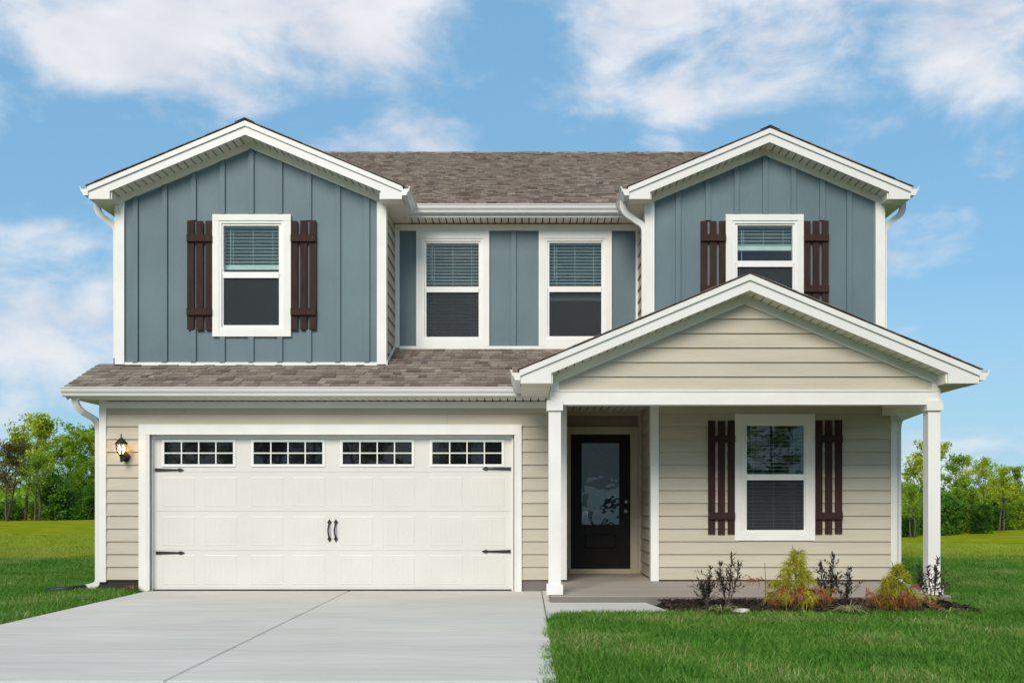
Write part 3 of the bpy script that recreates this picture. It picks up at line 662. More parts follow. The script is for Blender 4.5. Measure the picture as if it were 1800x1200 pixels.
# ---- roofs
def course_roof(name, xc, zr, half, y0, y1, label, th=.028):
    """gable roof running in Y, laid in overlapping courses so the rake edge is stepped"""
    rf = G()
    n_ = int(half / .131) + 1
    rf.prism([(xc - half, y0 + .01, zr - PITCH * half - .012), (xc, y0 + .01, zr - .012), (xc + half, y0 + .01, zr - PITCH * half - .012), (xc + half, y0 + .01, zr - PITCH * half), (xc, y0 + .01, zr), (xc - half, y0 + .01, zr - PITCH * half)],
             [(xc - half, y1, zr - PITCH * half - .012), (xc, y1, zr - .012), (xc + half, y1, zr - PITCH * half - .012), (xc + half, y1, zr - PITCH * half), (xc, y1, zr), (xc - half, y1, zr - PITCH * half)])
    o = rf.build(name, 'shingle_edge', H); o['label'] = label
    cs = G()
    for s in (-1, 1):
        for k in range(n_):
            a = half + .02 - k * .131; b = max(a - .2, -.02)
            if a < .05: break
            j = random.uniform(-.008, .008)
            za, zb_ = zr - PITCH * a, zr - PITCH * b
            L = [(xc + s * a, za + .003), (xc + s * b, zb_ + .003), (xc + s * b, zb_ + .008), (xc + s * a, za + .014)]
            y = y0 - .005 + j
            while y < y1:
                w_ = min(random.uniform(.2, .5), y1 - y); cs.prism([(x, y, z) for x, z in L], [(x, y + w_ - .003, z) for x, z in L]); y += w_
    cc = cs.build('shingles', 'shingle', o); cc['kind'] = 'stuff'
    rc = G(); rc.prism([(xc - .14, y0 - .01, zr - .14 * PITCH + .02), (xc, y0 - .01, zr + .025), (xc + .14, y0 - .01, zr - .14 * PITCH + .02), (xc, y0 - .01, zr + .012)], [(xc - .14, y1, zr - .14 * PITCH + .02), (xc, y1, zr + .025), (xc + .14, y1, zr - .14 * PITCH + .02), (xc, y1, zr + .012)])
    rc.build('ridge_cap', 'shingle_edge', o)
    return o
def rake(o, xc, ztop, half, yf, ywall, retw, zret, zsof, xw0, xw1, drop=.19):
    """white rake fascia in two layers, boxed returns, planked rake soffit. ztop = fascia top at the apex."""
    for s in (-1, 1):
        ze = ztop - PITCH * half; xe = xc + s * half
        G().xz([(xc, ztop), (xe, ze), (xe, ze - .07), (xc, ztop - .07)], yf - .03, yf + .02).build('rake_moulding', 'alum', o)
        xi = xc + s * (half - retw)
        zi = ztop - drop - PITCH * (half - retw)
        G().xz([(xc, ztop - .072), (xe, ze - .072), (xe, zret), (xi, zret), (xi, zi), (xc, ztop - drop)], yf - .008, yf + .019).build('rake_fascia', 'alum', o)
        # boxed eave return
        xa, xb = sorted((xe, xi))
        G().box(xa + .004, xb - .004, yf + .02, ywall + .05, zret + .003, zret + .05).build('return_soffit', 'soffit', o)
        G().box(min(xi, xi - s * .02), max(xi, xi - s * .02), yf + .02, ywall, zret + .004, zi).build('return_side', 'soffit', o)
        # soffit planks along the rake
        pitch_ = .1; u = 0.0; xs_end = half - retw
        bk = G(); zz = ztop - drop
        bk.xz([(xc, zz + .03), (xc + s * half, zz + .03 - PITCH * half), (xc + s * half, zz + .045 - PITCH * half), (xc, zz + .045)], yf + .02, ywall + .1); sf = bk.build('rake_soffit', 'gap', o)
        pm = G().prism([(0, 0, 0), (s * (pitch_ - .018), 0, -PITCH * (pitch_ - .018)), (s * (pitch_ - .018), 0, -PITCH * (pitch_ - .018) + .02), (0, 0, .02)], [(0, ywall - yf - .022, 0), (s * (pitch_ - .018), ywall - yf - .022, -PITCH * (pitch_ - .018)), (s * (pitch_ - .018), ywall - yf - .022, -PITCH * (pitch_ - .018) + .02), (0, ywall - yf - .022, .02)]).mesh('soffit_plank')
        while u < xs_end:
            mk('soffit_plank', pm, 'soffit', sf, (xc + s * u, yf + .021, zz - PITCH * u + .003)); u += pitch_
def soffit_flat(parent, x0, x1, y0, y1, z, pitch_=.105):
    bk = G().box(x0, x1, y0, y1, z + .02, z + .035).build('eave_soffit', 'gap', parent)
    pm = G().box(0, pitch_ - .018, y0 + .002, y1, z, z + .018).mesh('soffit_plank'); x = x0
    while x < x1 - pitch_ * .6: mk('soffit_plank', pm, 'soffit', bk, (x, 0, 0)); x += pitch_
    return bk
KP = [(0, 0), (.055, 0), (.07, .012), (.078, .04), (.098, .062), (.108, .085), (.108, .108), (.122, .11), (.122, .122), (.096, .122), (.096, .09), (.012, .09), (.012, .122), (0, .122)]
def gutter(axis_, a, b, fix_, z, outdir, label, a2=None, b2=None):
    """K-style gutter; a,b along axis_ at the back, a2,b2 at the front (mitres)"""
    a2 = a if a2 is None else a2; b2 = b if b2 is None else b2
    def at(t0, t1, o): return t0 + (t1 - t0) * o / .122
    if axis_ == 'x': A = [(at(a, a2, o), fix_ + outdir * o, z + h) for o, h in KP]; B = [(at(b, b2, o), fix_ + outdir * o, z + h) for o, h in KP]
    else: A = [(fix_ + outdir * o, at(a, a2, o), z + h) for o, h in KP]; B = [(fix_ + outdir * o, at(b, b2, o), z + h) for o, h in KP]
    o = G().prism(A, B).build('gutter', 'alum', H); o['label'] = label
    return o
def bez(a, b, c, n_=6): return [tuple(Vector(a) * (1 - t) ** 2 + Vector(b) * 2 * t * (1 - t) + Vector(c) * t * t) for t in [i / n_ for i in range(n_ + 1)]]
def downspout(pts, side, label, w=.06, h=.08):
    g = G().rect_sweep(pts, side, w, h); o = g.build('downspout', 'alum', H); o['label'] = label; return o

HALF_L = (LW[1] - LW[0]) / 2 + .29; xcl = (LW[0] + LW[1]) / 2
HALF_R = (RW[1] - RW[0]) / 2 + .29; xcr = (RW[0] + RW[1]) / 2
YF = YW - OV
ZTL = PZ(213.5, YF); ZTR = PZ(226.5, YF)
for xc, half, zt, nm, x0, x1 in ((xcl, HALF_L, ZTL, 'left', *LW), (xcr, HALF_R, ZTR, 'right', *RW)):
    o = course_roof('wing_roof', xc, zt + .014, half + .015, YF - .04, 4.5, f'gable roof of the {nm} wing')
    zret = 5.52
    rake(o, xc, zt, half, YF, YW - .03, .30, zret, ZSOF_U, x0, x1)
    # eave fascia and soffit down the sides
    for s in (-1, 1):
        xe = xc + s * half; inner = (s > 0) == (xc < 0)
        y1 = 1.32 if inner else YB + .2
        ze = zt - PITCH * half
        G().box(min(xe, xe - s * .02), max(xe, xe - s * .02), YF + .02, y1, zret + .001, ze - .005).build('eave_fascia', 'alum', o)
        G().box(min(xe - s * .02, x0 if s < 0 else x1), max(xe - s * .02, x0 if s < 0 else x1), YW - .03, y1 + (.2 if inner else 0), zret, zret + .03).build('eave_soffit', 'soffit', o)
# main roof with shingle tabs
MS = .5; YE = YM - .33; ZE = 5.67
run = 6.2
mr = G().prism([(-5.9, YE, ZE - .04), (5.1, YE, ZE - .04), (5.1, YE + run, ZE - .04 + MS * run), (-5.9, YE + run, ZE - .04 + MS * run)], [(-5.9, YE, ZE), (5.1, YE, ZE), (5.1, YE + run, ZE + MS * run), (-5.9, YE + run, ZE + MS * run)])
mr.prism([(-5.9, YE + run, ZE - .04 + MS * run), (5.1, YE + run, ZE - .04 + MS * run), (5.1, YE + 2 * run, ZE - .04), (-5.9, YE + 2 * run, ZE - .04)], [(-5.9, YE + run, ZE + MS * run), (5.1, YE + run, ZE + MS * run), (5.1, YE + 2 * run, ZE), (-5.9, YE + 2 * run, ZE)])
for x in (-5.9, 5.1): mr.yz([(YE, ZE - .03), (YE + run, ZE - .03 + MS * run), (YE + 2 * run, ZE - .03)], x, x + (.05 if x < 0 else -.05))
main_roof = mr.build('main_roof', 'shingle_edge', H); main_roof['label'] = 'brown shingled main roof between the gables'
def tabs(g, x0, x1, y_e, z_e, slope, y0, y1, rows_from=0, ex=.143):
    ang = math.atan(slope); cy, sy = math.cos(ang), math.sin(ang); k = rows_from
    while True:
        v = k * ex; y = y_e + v * cy
        if y > y1: break
        z = z_e + v * sy; x = x0 - random.uniform(0, .2); k += 1
        if y < y0: continue
        while x < x1:
            w_ = random.choice((.07, .09, .11, .13, .16)) ; xa, xb = max(x, x0), min(x + w_ - .002, x1); x += w_
            if xb - xa < .02: continue
            t = random.choice((.012, .012, .026)); lo = random.uniform(-.003, .003); L = ex + .03
            p = lambda xx, vv, hh: (xx, y + (vv + lo) * cy - hh * sy, z + (vv + lo) * sy + hh * cy)
            g.prism([p(xa, 0, .006), p(xb, 0, .006), p(xb, L, .001), p(xa, L, .001)], [p(xa, 0, .006 + t), p(xb, 0, .006 + t), p(xb, L, .004), p(xa, L, .004)])
tg = G(); tabs(tg, -5.0, 4.3, YE - .01, ZE, MS, -9, YE + run - .05)
t_ = tg.build('shingles', 'shingle', main_roof, fix=False); t_['kind'] = 'stuff'
G().prism([(-5.9, YE + run - .13, ZE + MS * run - .05), (5.1, YE + run - .13, ZE + MS * run - .05), (5.1, YE + run, ZE + MS * run + .03), (-5.9, YE + run, ZE + MS * run + .03)], [(-5.9, YE + run + .13, ZE + MS * run - .05), (5.1, YE + run + .13, ZE + MS * run - .05), (5.1, YE + run, ZE + MS * run + .031), (-5.9, YE + run, ZE + MS * run + .031)]).build('ridge_cap', 'shingle', main_roof)
xg0, xg1 = xcl + HALF_L, xcr - HALF_R
G().box(xg0 - .1, xg1 + .1, YE, YE + .02, 5.52, ZE - .01).build('eave_fascia', 'alum', main_roof)
soffit_flat(main_roof, LW[1] - .0, RW[0], YE + .02, YM - .03, 5.522)
# garage roof: separate shingles
GS = .44; YGE = -.37; ZGE = 2.775
ga = math.atan(GS)
gr = G()
def roofz(y): return ZGE + GS * (y - YGE)
gr.yz([(YGE, ZGE - .03), (YW + .05, roofz(YW + .05) - .03), (YW + .05, roofz(YW + .05)), (YGE, ZGE)], -6.2, LW[1])
gr.yz([(YGE, ZGE - .03), (YM + .05, roofz(YM + .05) - .03), (YM + .05, roofz(YM + .05)), (YGE, ZGE)], LW[1], 2.0)
garage_roof = gr.build('garage_roof', 'shingle_edge', H); garage_roof['label'] = 'brown shingled lower roof over the garage'
ws = [.09, .11, .14, .17, .2]; sm = {}
for w_ in ws:
    for t in (.014, .027):
        L = .175; g = G().prism([(0, 0, .006), (w_ - .003, 0, .006), (w_ - .003, L, .001), (0, L, .001)], [(0, 0, .006 + t), (w_ - .003, 0, .006 + t), (w_ - .003, L, .004), (0, L, .004)]); sm[(w_, t)] = g.mesh('shingle')
count = 0; rest = G(); ex = .143
k = 0
while True:
    y = YGE - .015 + k * ex * math.cos(ga)
    if y > YM - .06: break
    z = ZGE + k * ex * math.sin(ga) - .006
    x0 = -6.215 if y < YW - .02 else LW[1] + .02; x1 = .55 if y < .2 else 1.72
    if y >= YW - .02: x1 = 1.72
    x = x0 + random.choice((0, -.0)); first = True
    while x < x1:
        w_ = random.choice(ws); t = random.choice((.014, .014, .027))
        if count < 300:
            mk('shingle', sm[(w_, t)], 'shingle', garage_roof, (x, y + random.uniform(-.004, .004), z), (ga, 0, 0)); count += 1
        else:
            b = len(rest.v); me = sm[(w_, t)]; ca, sa = math.cos(ga), math.sin(ga)
            rest.v += [(x + v.co.x, y + v.co.y * ca - v.co.z * sa, z + v.co.y * sa + v.co.z * ca) for v in me.vertices]
            rest.f += [tuple(b + i for i in p.vertices) for p in me.polygons]
        x += w_
    k += 1
r_ = rest.build('shingles', 'shingle', garage_roof, fix=False); r_['kind'] = 'stuff'
G().box(-6.2, .55, YGE + .012, YGE + .03, ZSOF_L + .0, ZGE - .012).build('eave_fascia', 'alum', garage_roof)
G().yz([(YGE + .03, ZGE - .17), (YW, roofz(YW) - .17), (YW, roofz(YW) - .03), (YGE + .03, ZGE - .03)], -6.2, -6.18).build('rake_fascia', 'alum', garage_roof)
G().prism([(-6.19, YGE + .03, ZSOF_L + .004), (-5.92, YGE + .03, ZSOF_L + .004), (-5.92, YW, ZSOF_L + .004), (-6.19, YW, ZSOF_L + .004)], [(-6.19, YGE + .03, ZSOF_L + .03), (-5.92, YGE + .03, ZSOF_L + .03), (-5.92, YW, ZSOF_L + .03), (-6.19, YW, ZSOF_L + .03)]).build('return_soffit', 'soffit', garage_roof)
soffit_flat(garage_roof, -5.915, .5, YGE + .031, -.0, ZSOF_L)

# ---- porch
xcp = 2.68; HALF_P = 2.75; YPF = YP - OV
ZTP = PZ(482.5, YPF)
po = course_roof('porch_roof', xcp, ZTP + .014, HALF_P + .015, YPF - .04, YW - .05, 'low gable roof over the front porch')
rake(po, xcp, ZTP, HALF_P, YPF, YP - .03, .37, PZ(673.5, YPF), 0, 0, 0)
# roof behind, on the recessed side
G().prism([(-.07, YW - .05, ZTP + .03 - PITCH * 2.75 - .03), (1.75, YW - .05, ZTP + .03 - PITCH * (xcp - 1.75) - .03), (1.75, YW - .05, ZTP + .03 - PITCH * (xcp - 1.75)), (-.07, YW - .05, ZTP + .03 - PITCH * 2.75)],
          [(-.07, YM, ZTP + .03 - PITCH * 2.75 - .03), (1.75, YM, ZTP + .03 - PITCH * (xcp - 1.75) - .03), (1.75, YM, ZTP + .03 - PITCH * (xcp - 1.75)), (-.07, YM, ZTP + .03 - PITCH * 2.75)]).build('valley_deck', 'shingle_edge', po)
zpr = PZ(673.5, YPF)
for s in (-1, 1):
    xe = xcp + s * HALF_P; ze = ZTP - PITCH * HALF_P
    y1 = -.3 if s < 0 else YW
    G().box(min(xe, xe - s * .02), max(xe, xe - s * .02), YPF + .02, y1, zpr + .001, ze - .004).build('eave_fascia', 'alum', po)
    xi = PX(968, YP) if s < 0 else PX(1651, YP)
    G().box(min(xe - s * .02, xi), max(xe - s * .02, xi), YP + .02, y1, zpr, zpr + .03).build('eave_soffit', 'soffit', po)
# gable siding
zap = PZ(519, YP); pgx0, pgx1 = PX(968, YP), PX(1651, YP); zbm1, zbm0 = PZ(688, YP), PZ(711.5, YP)
pg = G().xz([(pgx0 + .02, zbm1), (pgx1 - .02, zbm1), (pgx1 - .02, gable_z(pgx1, xcp, zap)), (xcp, zap), (pgx0 + .02, gable_z(pgx0, xcp, zap))], YP, YP + .12).build('porch_gable', 'gap', H); pg['label'] = 'beige lap sided gable above the porch beam'
z = zbm1 + .005; e_ = 25.3 * (D0 + YP) / F
def xhalf(z): return min((zap - .02 - z) / PITCH, (pgx1 - pgx0) / 2 - .03)
while z < zap - .12:
    zt = min(z + e_, zap - .05); lap_board(pg, xcp - xhalf(z), xcp + xhalf(z), z, zt, YP, xcp - xhalf(zt), xcp + xhalf(zt)); z += e_
fh = .115
for s in (-1, 1):
    xe = pgx0 if s < 0 else pgx1; xe_ = xe - s * .0
    G().xz([(xcp, zap), (xe, gable_z(xe, xcp, zap)), (xe, gable_z(xe, xcp, zap) - fh), (xcp, zap - fh)], YP - .036, YP - .001).build('frieze_board', 'soffit', pg)
    a_, b_ = sorted((xe, xe - s * .1)); zz_ = gable_z(xe, xcp, zap) - fh
    G().xz([(a_, zbm1), (b_, zbm1), (b_, gable_z(b_, xcp, zap) - fh), (a_, gable_z(a_, xcp, zap) - fh)], YP - .034, YP - .001).build('end_board', 'white', pg)
G().box(pgx0 + .1, pgx1 - .1, YP - .05, YP - .002, zbm1 - .004, zbm1 + .014).build('drip_cap', 'white', pg)
# beam
bm_ = G().box(pgx0, pgx1, YP - .04, YP + .13, zbm0, zbm1 - .005).build('porch_beam', 'white', H); bm_['label'] = 'white beam across the front of the porch'
G().box(pgx1 - .17, pgx1 - .003, YP + .131, -.04, zbm0 + .001, zbm1 - .006).build('side_beam', 'soffit', bm_)
G().box(pgx0 + .003, pgx0 + .14, YP + .131, -.04, zbm0 + .001, zbm1 + .05).build('side_beam', 'soffit', bm_)
soffit_flat(H, pgx0 + .1, pgx1 - .05, YP + .1, YM - .0, ZSOF_L + .01).name = 'porch_ceiling'
for pc, lab in ((975.2, 'white porch post beside the garage'), (1642.3, 'white porch post at the outer right corner')):
    yc = YP + .045; yfr = yc - .075; x = PX(pc, yfr); z0 = .093
    zc0, zc1 = PZ(721, yfr - .02), zbm0 - .0005
    g = G().box(x - .075, x + .075, yc - .075, yc + .075, z0 + .12, zc0 + .005); p_ = g.build('porch_post', 'white', H); p_['label'] = lab
    G().box(x - .1, x + .1, yc - .1, yc + .1, z0, z0 + .125).build('post_base', 'white', p_)
    G().box(x - .1, x + .1, yc - .102, yc + .1, zc0, zbm0 + .05).build('post_cap', 'white', p_)
# ---- gutters and downspouts
zg = 5.565
gutter('y', YF - .03, YB, xcl - HALF_L, zg, -1, 'gutter along the outer eave of the left wing')
gutter('y', YF - .03, YB, xcr + HALF_R, zg, 1, 'gutter along the outer eave of the right wing')
gutter('x', xg0, xg1, YE, zg, -1, 'gutter between the two gables', xg0 + .122, xg1 - .122)
gutter('y', YF - .03, YE, xg0, zg, 1, 'gutter on the inner eave of the left wing', None, YE - .122)
gutter('y', YF - .03, YE, xg1, zg, -1, 'gutter on the inner eave of the right wing', None, YE - .122)
zg2 = ZGE - .13
gutter('x', -6.22, xcp - HALF_P, YGE + .012, zg2, -1, 'long gutter along the garage eave', None, xcp - HALF_P - .122)
gutter('y', YPF - .03, YGE, xcp - HALF_P, zg2 + .04, -1, 'gutter on the left eave of the porch roof', None, YGE - .11)
gutter('y', YPF - .03, YW, xcp + HALF_P, zg2 + .04, 1, 'gutter on the right eave of the porch roof')
def ds_path(xt, zt, xb, zb, y, extra=()):
    return [(xt, y, zt)] + bez((xt, y, zt - .06), (xt, y, zt - .16), (xt + (xb - xt) * .35, y, zt - .22)) + bez((xb - (xb - xt) * .3, y, zt - .3), (xb, y, zt - .34), (xb, y, zt - .45)) + [(xb, y, zb)] + list(extra)
downspout(ds_path(XL - .33, zg + .02, XL - .05, 3.28, YW + .08), (0, 1, 0), 'downspout on the outer side of the left wing')
downspout(ds_path(XR + .33, zg + .02, XR + .05, 3.0, YW + .08), (0, 1, 0), 'downspout on the outer side of the right wing')
downspout(ds_path(xg1 - .06, zg + .02, RW[0] - .035, 3.4, YW + .02), (0, 1, 0), 'downspout in the inner corner of the right wing')
px_ = XL - .03
downspout([(-6.1, -.3, zg2 + .02)] + bez((-6.1, -.3, zg2 - .03), (-6.1, -.28, zg2 - .14), (-6.03, -.2, zg2 - .2)) + bez((-5.97, -.06, zg2 - .26), (px_, .03, zg2 - .3), (px_, .05, zg2 - .42))
          + [(px_, .05, .2)] + bez((px_, .05, .16), (px_, .05, .09), (px_ - .08, .05, .07)) + [(px_ - .17, .05, .05)], (0, 1, 0), 'downspout at the garage corner with a turned out foot')
xq = PX(1580.5, 0)
downspout([(xq + .05, -.75, zbm0 + .03), (xq + .03, -.16, zbm0 - .012)] + bez((xq, -.06, zbm0 - .03), (xq, .03, zbm0 - .06), (xq, .04, zbm0 - .2)) + [(xq, .04, .3)] + bez((xq, .04, .22), (xq, .04, .12), (xq, -.06, .1)) + [(xq, -.16, .08)], (1, 0, 0), 'downspout at the right porch wall corner')
vp = G().box(XL - .05, XL - .005, YW - .03, YW + .02, 3.22, 3.31).build('vent_cap', 'iron', H)

# ------------------------------------------------------------------ lantern
yl = -.16; lx = PX(213.2, yl); LT = empty('wall_lantern', (lx, yl, PZ(812, yl))); tag(LT, 'lit black carriage lantern on the siding left of the garage door', 'wall lamp')
bz = LT.location.z
def lz(py): return PZ(py, yl) - bz
sc = (D0 + yl) / F
g = G(); cx = PX(222, -.03) - lx
pts = [(cx + .062 * math.cos(t) * .8, .16 - .03, lz(802.5) + .066 * math.sin(t)) for t in np.linspace(0, 2 * PI, 14, endpoint=False)]
g.prism(pts, [(p[0], .16 - .055, p[2]) for p in pts]); g.build('backplate', 'iron', LT)
g = G(); g.tube([(cx, .11, lz(803)), (cx - .02, .06, lz(808)), (.0, .0, lz(806)), (0, 0, lz(798))], [.022, .02, .018, .02], 8); g.lathe([(.006, lz(812)), (.02, lz(809)), (.01, lz(806)), (.03, lz(800)), (.04, lz(798))], 0, 0, 10); g.build('arm', 'iron', LT)
g = G(); g.lathe([(.088, lz(780.5)), (.09, lz(778.5)), (.06, lz(774.5)), (.03, lz(770.5)), (.012, lz(769)), (.008, lz(766)), (.012, lz(764.5)), (.004, lz(762))], 0, 0, 6); g.build('roof_cap', 'iron', LT)
for j in range(6):
    a = 2 * PI * j / 6
    G().tube([(.076 * math.cos(a), .076 * math.sin(a), lz(780)), (.07 * math.cos(a), .07 * math.sin(a), lz(788)), (.04 * math.cos(a), .04 * math.sin(a), lz(798))], [.005] * 3, 5).build('cage_rib', 'iron', LT)
gm = bpy.data.materials.new('lamp_glass'); gm.use_nodes = True; n, l = gm.node_tree.nodes, gm.node_tree.links; n.clear()
o_ = N(n, 'ShaderNodeOutputMaterial'); t_ = N(n, 'ShaderNodeBsdfTransparent'); t_.inputs[0].default_value = (1, .93, .8, 1); g_ = N(n, 'ShaderNodeBsdfGlossy'); g_.inputs['Roughness'].default_value = .05
fr = N(n, 'ShaderNodeFresnel'); mx = N(n, 'ShaderNodeMixShader'); l.new(fr.outputs[0], mx.inputs[0]); l.new(t_.outputs[0], mx.inputs[1]); l.new(g_.outputs[0], mx.inputs[2]); l.new(mx.outputs[0], o_.inputs[0])
em = bpy.data.materials.new('lamp_flame'); em.use_nodes = True; n, l = em.node_tree.nodes, em.node_tree.links; n.clear()
o_ = N(n, 'ShaderNodeOutputMaterial'); e_m = N(n, 'ShaderNodeEmission'); e_m.inputs[0].default_value = (1, .72, .36, 1); e_m.inputs[1].default_value = 9; l.new(e_m.outputs[0], o_.inputs[0])
G().lathe([(.072, lz(780.6)), (.067, lz(788)), (.038, lz(798))], 0, 0, 6).build('lamp_glass', gm, LT)
for q in (-.026, .026):
    G().lathe([(.004, lz(795)), (.012, lz(792)), (.014, lz(788)), (.009, lz(784)), (.002, lz(782))], q, 0, 8).build('bulb', em, LT); G().lathe([(.009, lz(798.5)), (.009, lz(795))], q, 0, 8).build('candle', 'blind', LT)
lp = bpy.data.lights.new('lantern_light', 'POINT'); lp.energy = .9; lp.color = (1, .62, .3); lp.shadow_soft_size = .03
lo_ = bpy.data.objects.new('lantern_light', lp); C.objects.link(lo_); lo_.parent = LT; lo_.location = (0, .0, lz(787))

# ------------------------------------------------------------------ drain pipe in the grass
tag(G().tube([(XL - .2, .02, .055), (XL - .35, -.12, .05), (XL - .62, -.25, .035)], [.035, .034, .03], 8).build('drain_pipe', 'iron', smooth=True), 'dark drain extension lying in the grass by the garage corner downspout', 'pipe')

# ------------------------------------------------------------------ planting bed
rng = np.random.RandomState(3)
bed = G(); nb_ = 40; bx0, bx1, by0, by1 = 1.55, 5.05, -2.9, YP - .12
for j in range(13):
    for i in range(nb_ + 1):
        x = bx0 + (bx1 - bx0) * i / nb_; y = by0 + (by1 - by0) * j / 12
        e_ = min(i, nb_ - i) / 3; e_ = min(1, e_); f_ = min(1, j / 3)
        bed.v.append((x + rng.uniform(-.03, .03), y + rng.uniform(-.03, .03), -.04 + .07 * min(e_, f_) + rng.uniform(0, .02)))
bed.f = [(j * (nb_ + 1) + i, j * (nb_ + 1) + i + 1, (j + 1) * (nb_ + 1) + i + 1, (j + 1) * (nb_ + 1) + i) for j in range(12) for i in range(nb_)]
tag(bed.build('planting_bed', 'soil', smooth=True, fix=False), kind='structure')
ch = G()
for i in range(2600):
    x, y = rng.uniform(bx0 + .05, bx1 - .05), rng.uniform(by0 + .05, by1 - .02); L, w_, a = rng.uniform(.015, .05), rng.uniform(.004, .012), rng.uniform(0, PI)
    ux, uy = math.cos(a) * L, math.sin(a) * L; vx, vy = -math.sin(a) * w_, math.cos(a) * w_; z = .035 + rng.uniform(0, .02); t1, t2 = rng.uniform(-.012, .02), rng.uniform(-.01, .01)
    b = len(ch.v); ch.v += [(x - ux - vx, y - uy - vy, z - t1), (x + ux - vx, y + uy - vy, z + t1), (x + ux + vx, y + uy + vy, z + t1 + t2), (x - ux + vx, y - uy + vy, z - t1 + t2), (x, y, z + .012)]
    ch.f += [(b, b + 1, b + 4), (b + 1, b + 2, b + 4), (b + 2, b + 3, b + 4), (b + 3, b, b + 4), (b, b + 3, b + 2, b + 1)]
tag(ch.build('mulch_chips', 'chip', fix=False), 'dark shredded mulch chips over the planting bed', 'mulch', kind='stuff')

def leaf(g, p, d, L, w, up=None):
    """pointed folded leaf"""
    d = d.normalized(); s = d.cross(up or Vector((0, 0, 1))); s = s.normalized() if s.length > 1e-3 else Vector((1, 0, 0)); nrm = s.cross(d)
    b = len(g.v); m_ = p + d * L * .45
    g.v += [tuple(p), tuple(m_ + s * w - nrm * w * .1), tuple(p + d * L - nrm * L * .08), tuple(m_ - s * w - nrm * w * .1), tuple(m_ + nrm * -.2 * w)]
    g.f += [(b, b + 1, b + 4), (b + 1, b + 2, b + 4), (b + 2, b + 3, b + 4), (b + 3, b, b + 4)]
def rv(a=1.0): v = Vector((rng.normal(), rng.normal(), rng.normal())); return v.normalized() * a
def bed_x(px, y): return PX(px, y)
def shrub(px, ptop, y, spread, stems, label, seed):
    global rng
    rng = np.random.RandomState(seed); x = bed_x(px, y); h = PZ(ptop, y) - .03
    o = empty('shrub', (x, y, .03)); tag(o, label, 'shrub', 'dark leafy shrubs in the porch bed')
    lf = G()
    for i in range(stems):
        a = 2 * PI * i / stems + rng.uniform(-.5, .5); top = h * (1 if i == 0 else rng.uniform(.5, .85)); r = spread * (.25 if i == 0 else rng.uniform(.5, 1))
        P = [Vector((0, 0, 0)), Vector((math.cos(a) * r * .5, math.sin(a) * r * .4, top * .45)), Vector((math.cos(a) * r * .85, math.sin(a) * r * .6, top * .8)), Vector((math.cos(a) * r, math.sin(a) * r * .7, top))]
        G().tube(P, [.008, .006, .004, .002], 5).build('stem', 'stem', o)
        for t in np.linspace(.28, 1, int(8 + top * 12)):
            q = t * 3; k_ = min(int(q), 2); p = P[k_].lerp(P[k_ + 1], q - k_)
            for m_ in range(3 if t < .95 else 5):
                d = rv(); d.z = abs(d.z) * .7 + (.3 if t < .9 else .9); leaf(lf, p + rv(.012), d, rng.uniform(.045, .085), rng.uniform(.008, .013))
            if t < .75 and rng.rand() < .7:
                d = Vector((rng.normal(), rng.normal(), .6)).normalized(); L = rng.uniform(.08, .22); G().tube([p, p + d * L], [.003, .0015], 4).build('twig', 'stem', o)
                for q2 in np.linspace(.3, 1, 5):
                    for m_ in range(2): dd = d + rv(.8); leaf(lf, p + d * L * q2, dd, rng.uniform(.035, .06), rng.uniform(.007, .011))
    lf.build('foliage', 'shrubleaf', o, fix=False)
def cypress(px, ptop, y, wd, label, seed):
    global rng
    rng = np.random.RandomState(seed); x = bed_x(px, y); h = PZ(ptop, y) - .03
    o = empty('golden_cypress', (x, y, .03)); tag(o, label, 'shrub', 'thread-leaf cypresses in the porch bed')
    gold, rust, st = G(), G(), G()
    st.tube([(0, 0, 0), (.01, 0, h * .5), (-.015, 0, h * .9), (-.03, 0, h)], [.016, .011, .005, .002], 6)
    nbr = 70; lean = rng.uniform(-.08, .08)
    for i in range(nbr):
        t = (i / nbr) ** 1.2; z = h * (.05 + .93 * t)
        prof = float(np.interp(t, [0, .18, .38, .55, .8, 1], [.95, 1.0, .62, .42, .22, .06]))
        reach = wd * prof * rng.uniform(.4, 1.35)
        a = rng.uniform(0, 2 * PI); d = Vector((math.cos(a), math.sin(a) * .85, 0)); rise = rng.uniform(.2, .9)
        ax = Vector((lean * t * t, 0, z * .93))
        pts = [ax + d * reach * q + Vector((0, 0, reach * (rise * q - .5 * q * q))) for q in (0, .35, .7, 1)]
        for p in pts: p.z = max(p.z, .02)
        st.tube(pts, [.004, .003, .002, .001], 4)
        tgt = rust if (t < .34 and rng.rand() < (.95 - t * 1.7)) else gold
        for q_ in range(int(22 + reach * 75)):
            u = (1 - rng.rand() ** 1.6 * .75) * 3; k_ = min(int(u), 2); p = pts[k_].lerp(pts[k_ + 1], u - k_) + rv(.012)
            dd = (d * rng.uniform(.3, 1) + rv(.75) + Vector((0, 0, rng.uniform(-.5, .4)))).normalized(); L = rng.uniform(.04, .125); m_ = p + dd * L * .55; q = p + dd * L + Vector((0, 0, -L * .45)); w_ = rng.uniform(.002, .0042); sd_ = dd.cross(Vector((0, 1, .3))).normalized() * w_
            b = len(tgt.v); tgt.v += [tuple(p - sd_), tuple(p + sd_), tuple(m_ + sd_), tuple(m_ - sd_), tuple(q)]; tgt.f += [(b, b + 1, b + 2, b + 3), (b + 3, b + 2, b + 4)]
    st.build('stem', 'stem', o); gold.build('golden_foliage', 'gold', o, fix=False); q = rust.build('browned_foliage', 'rust', o, fix=False); q['label'] = 'browned rusty lower foliage'
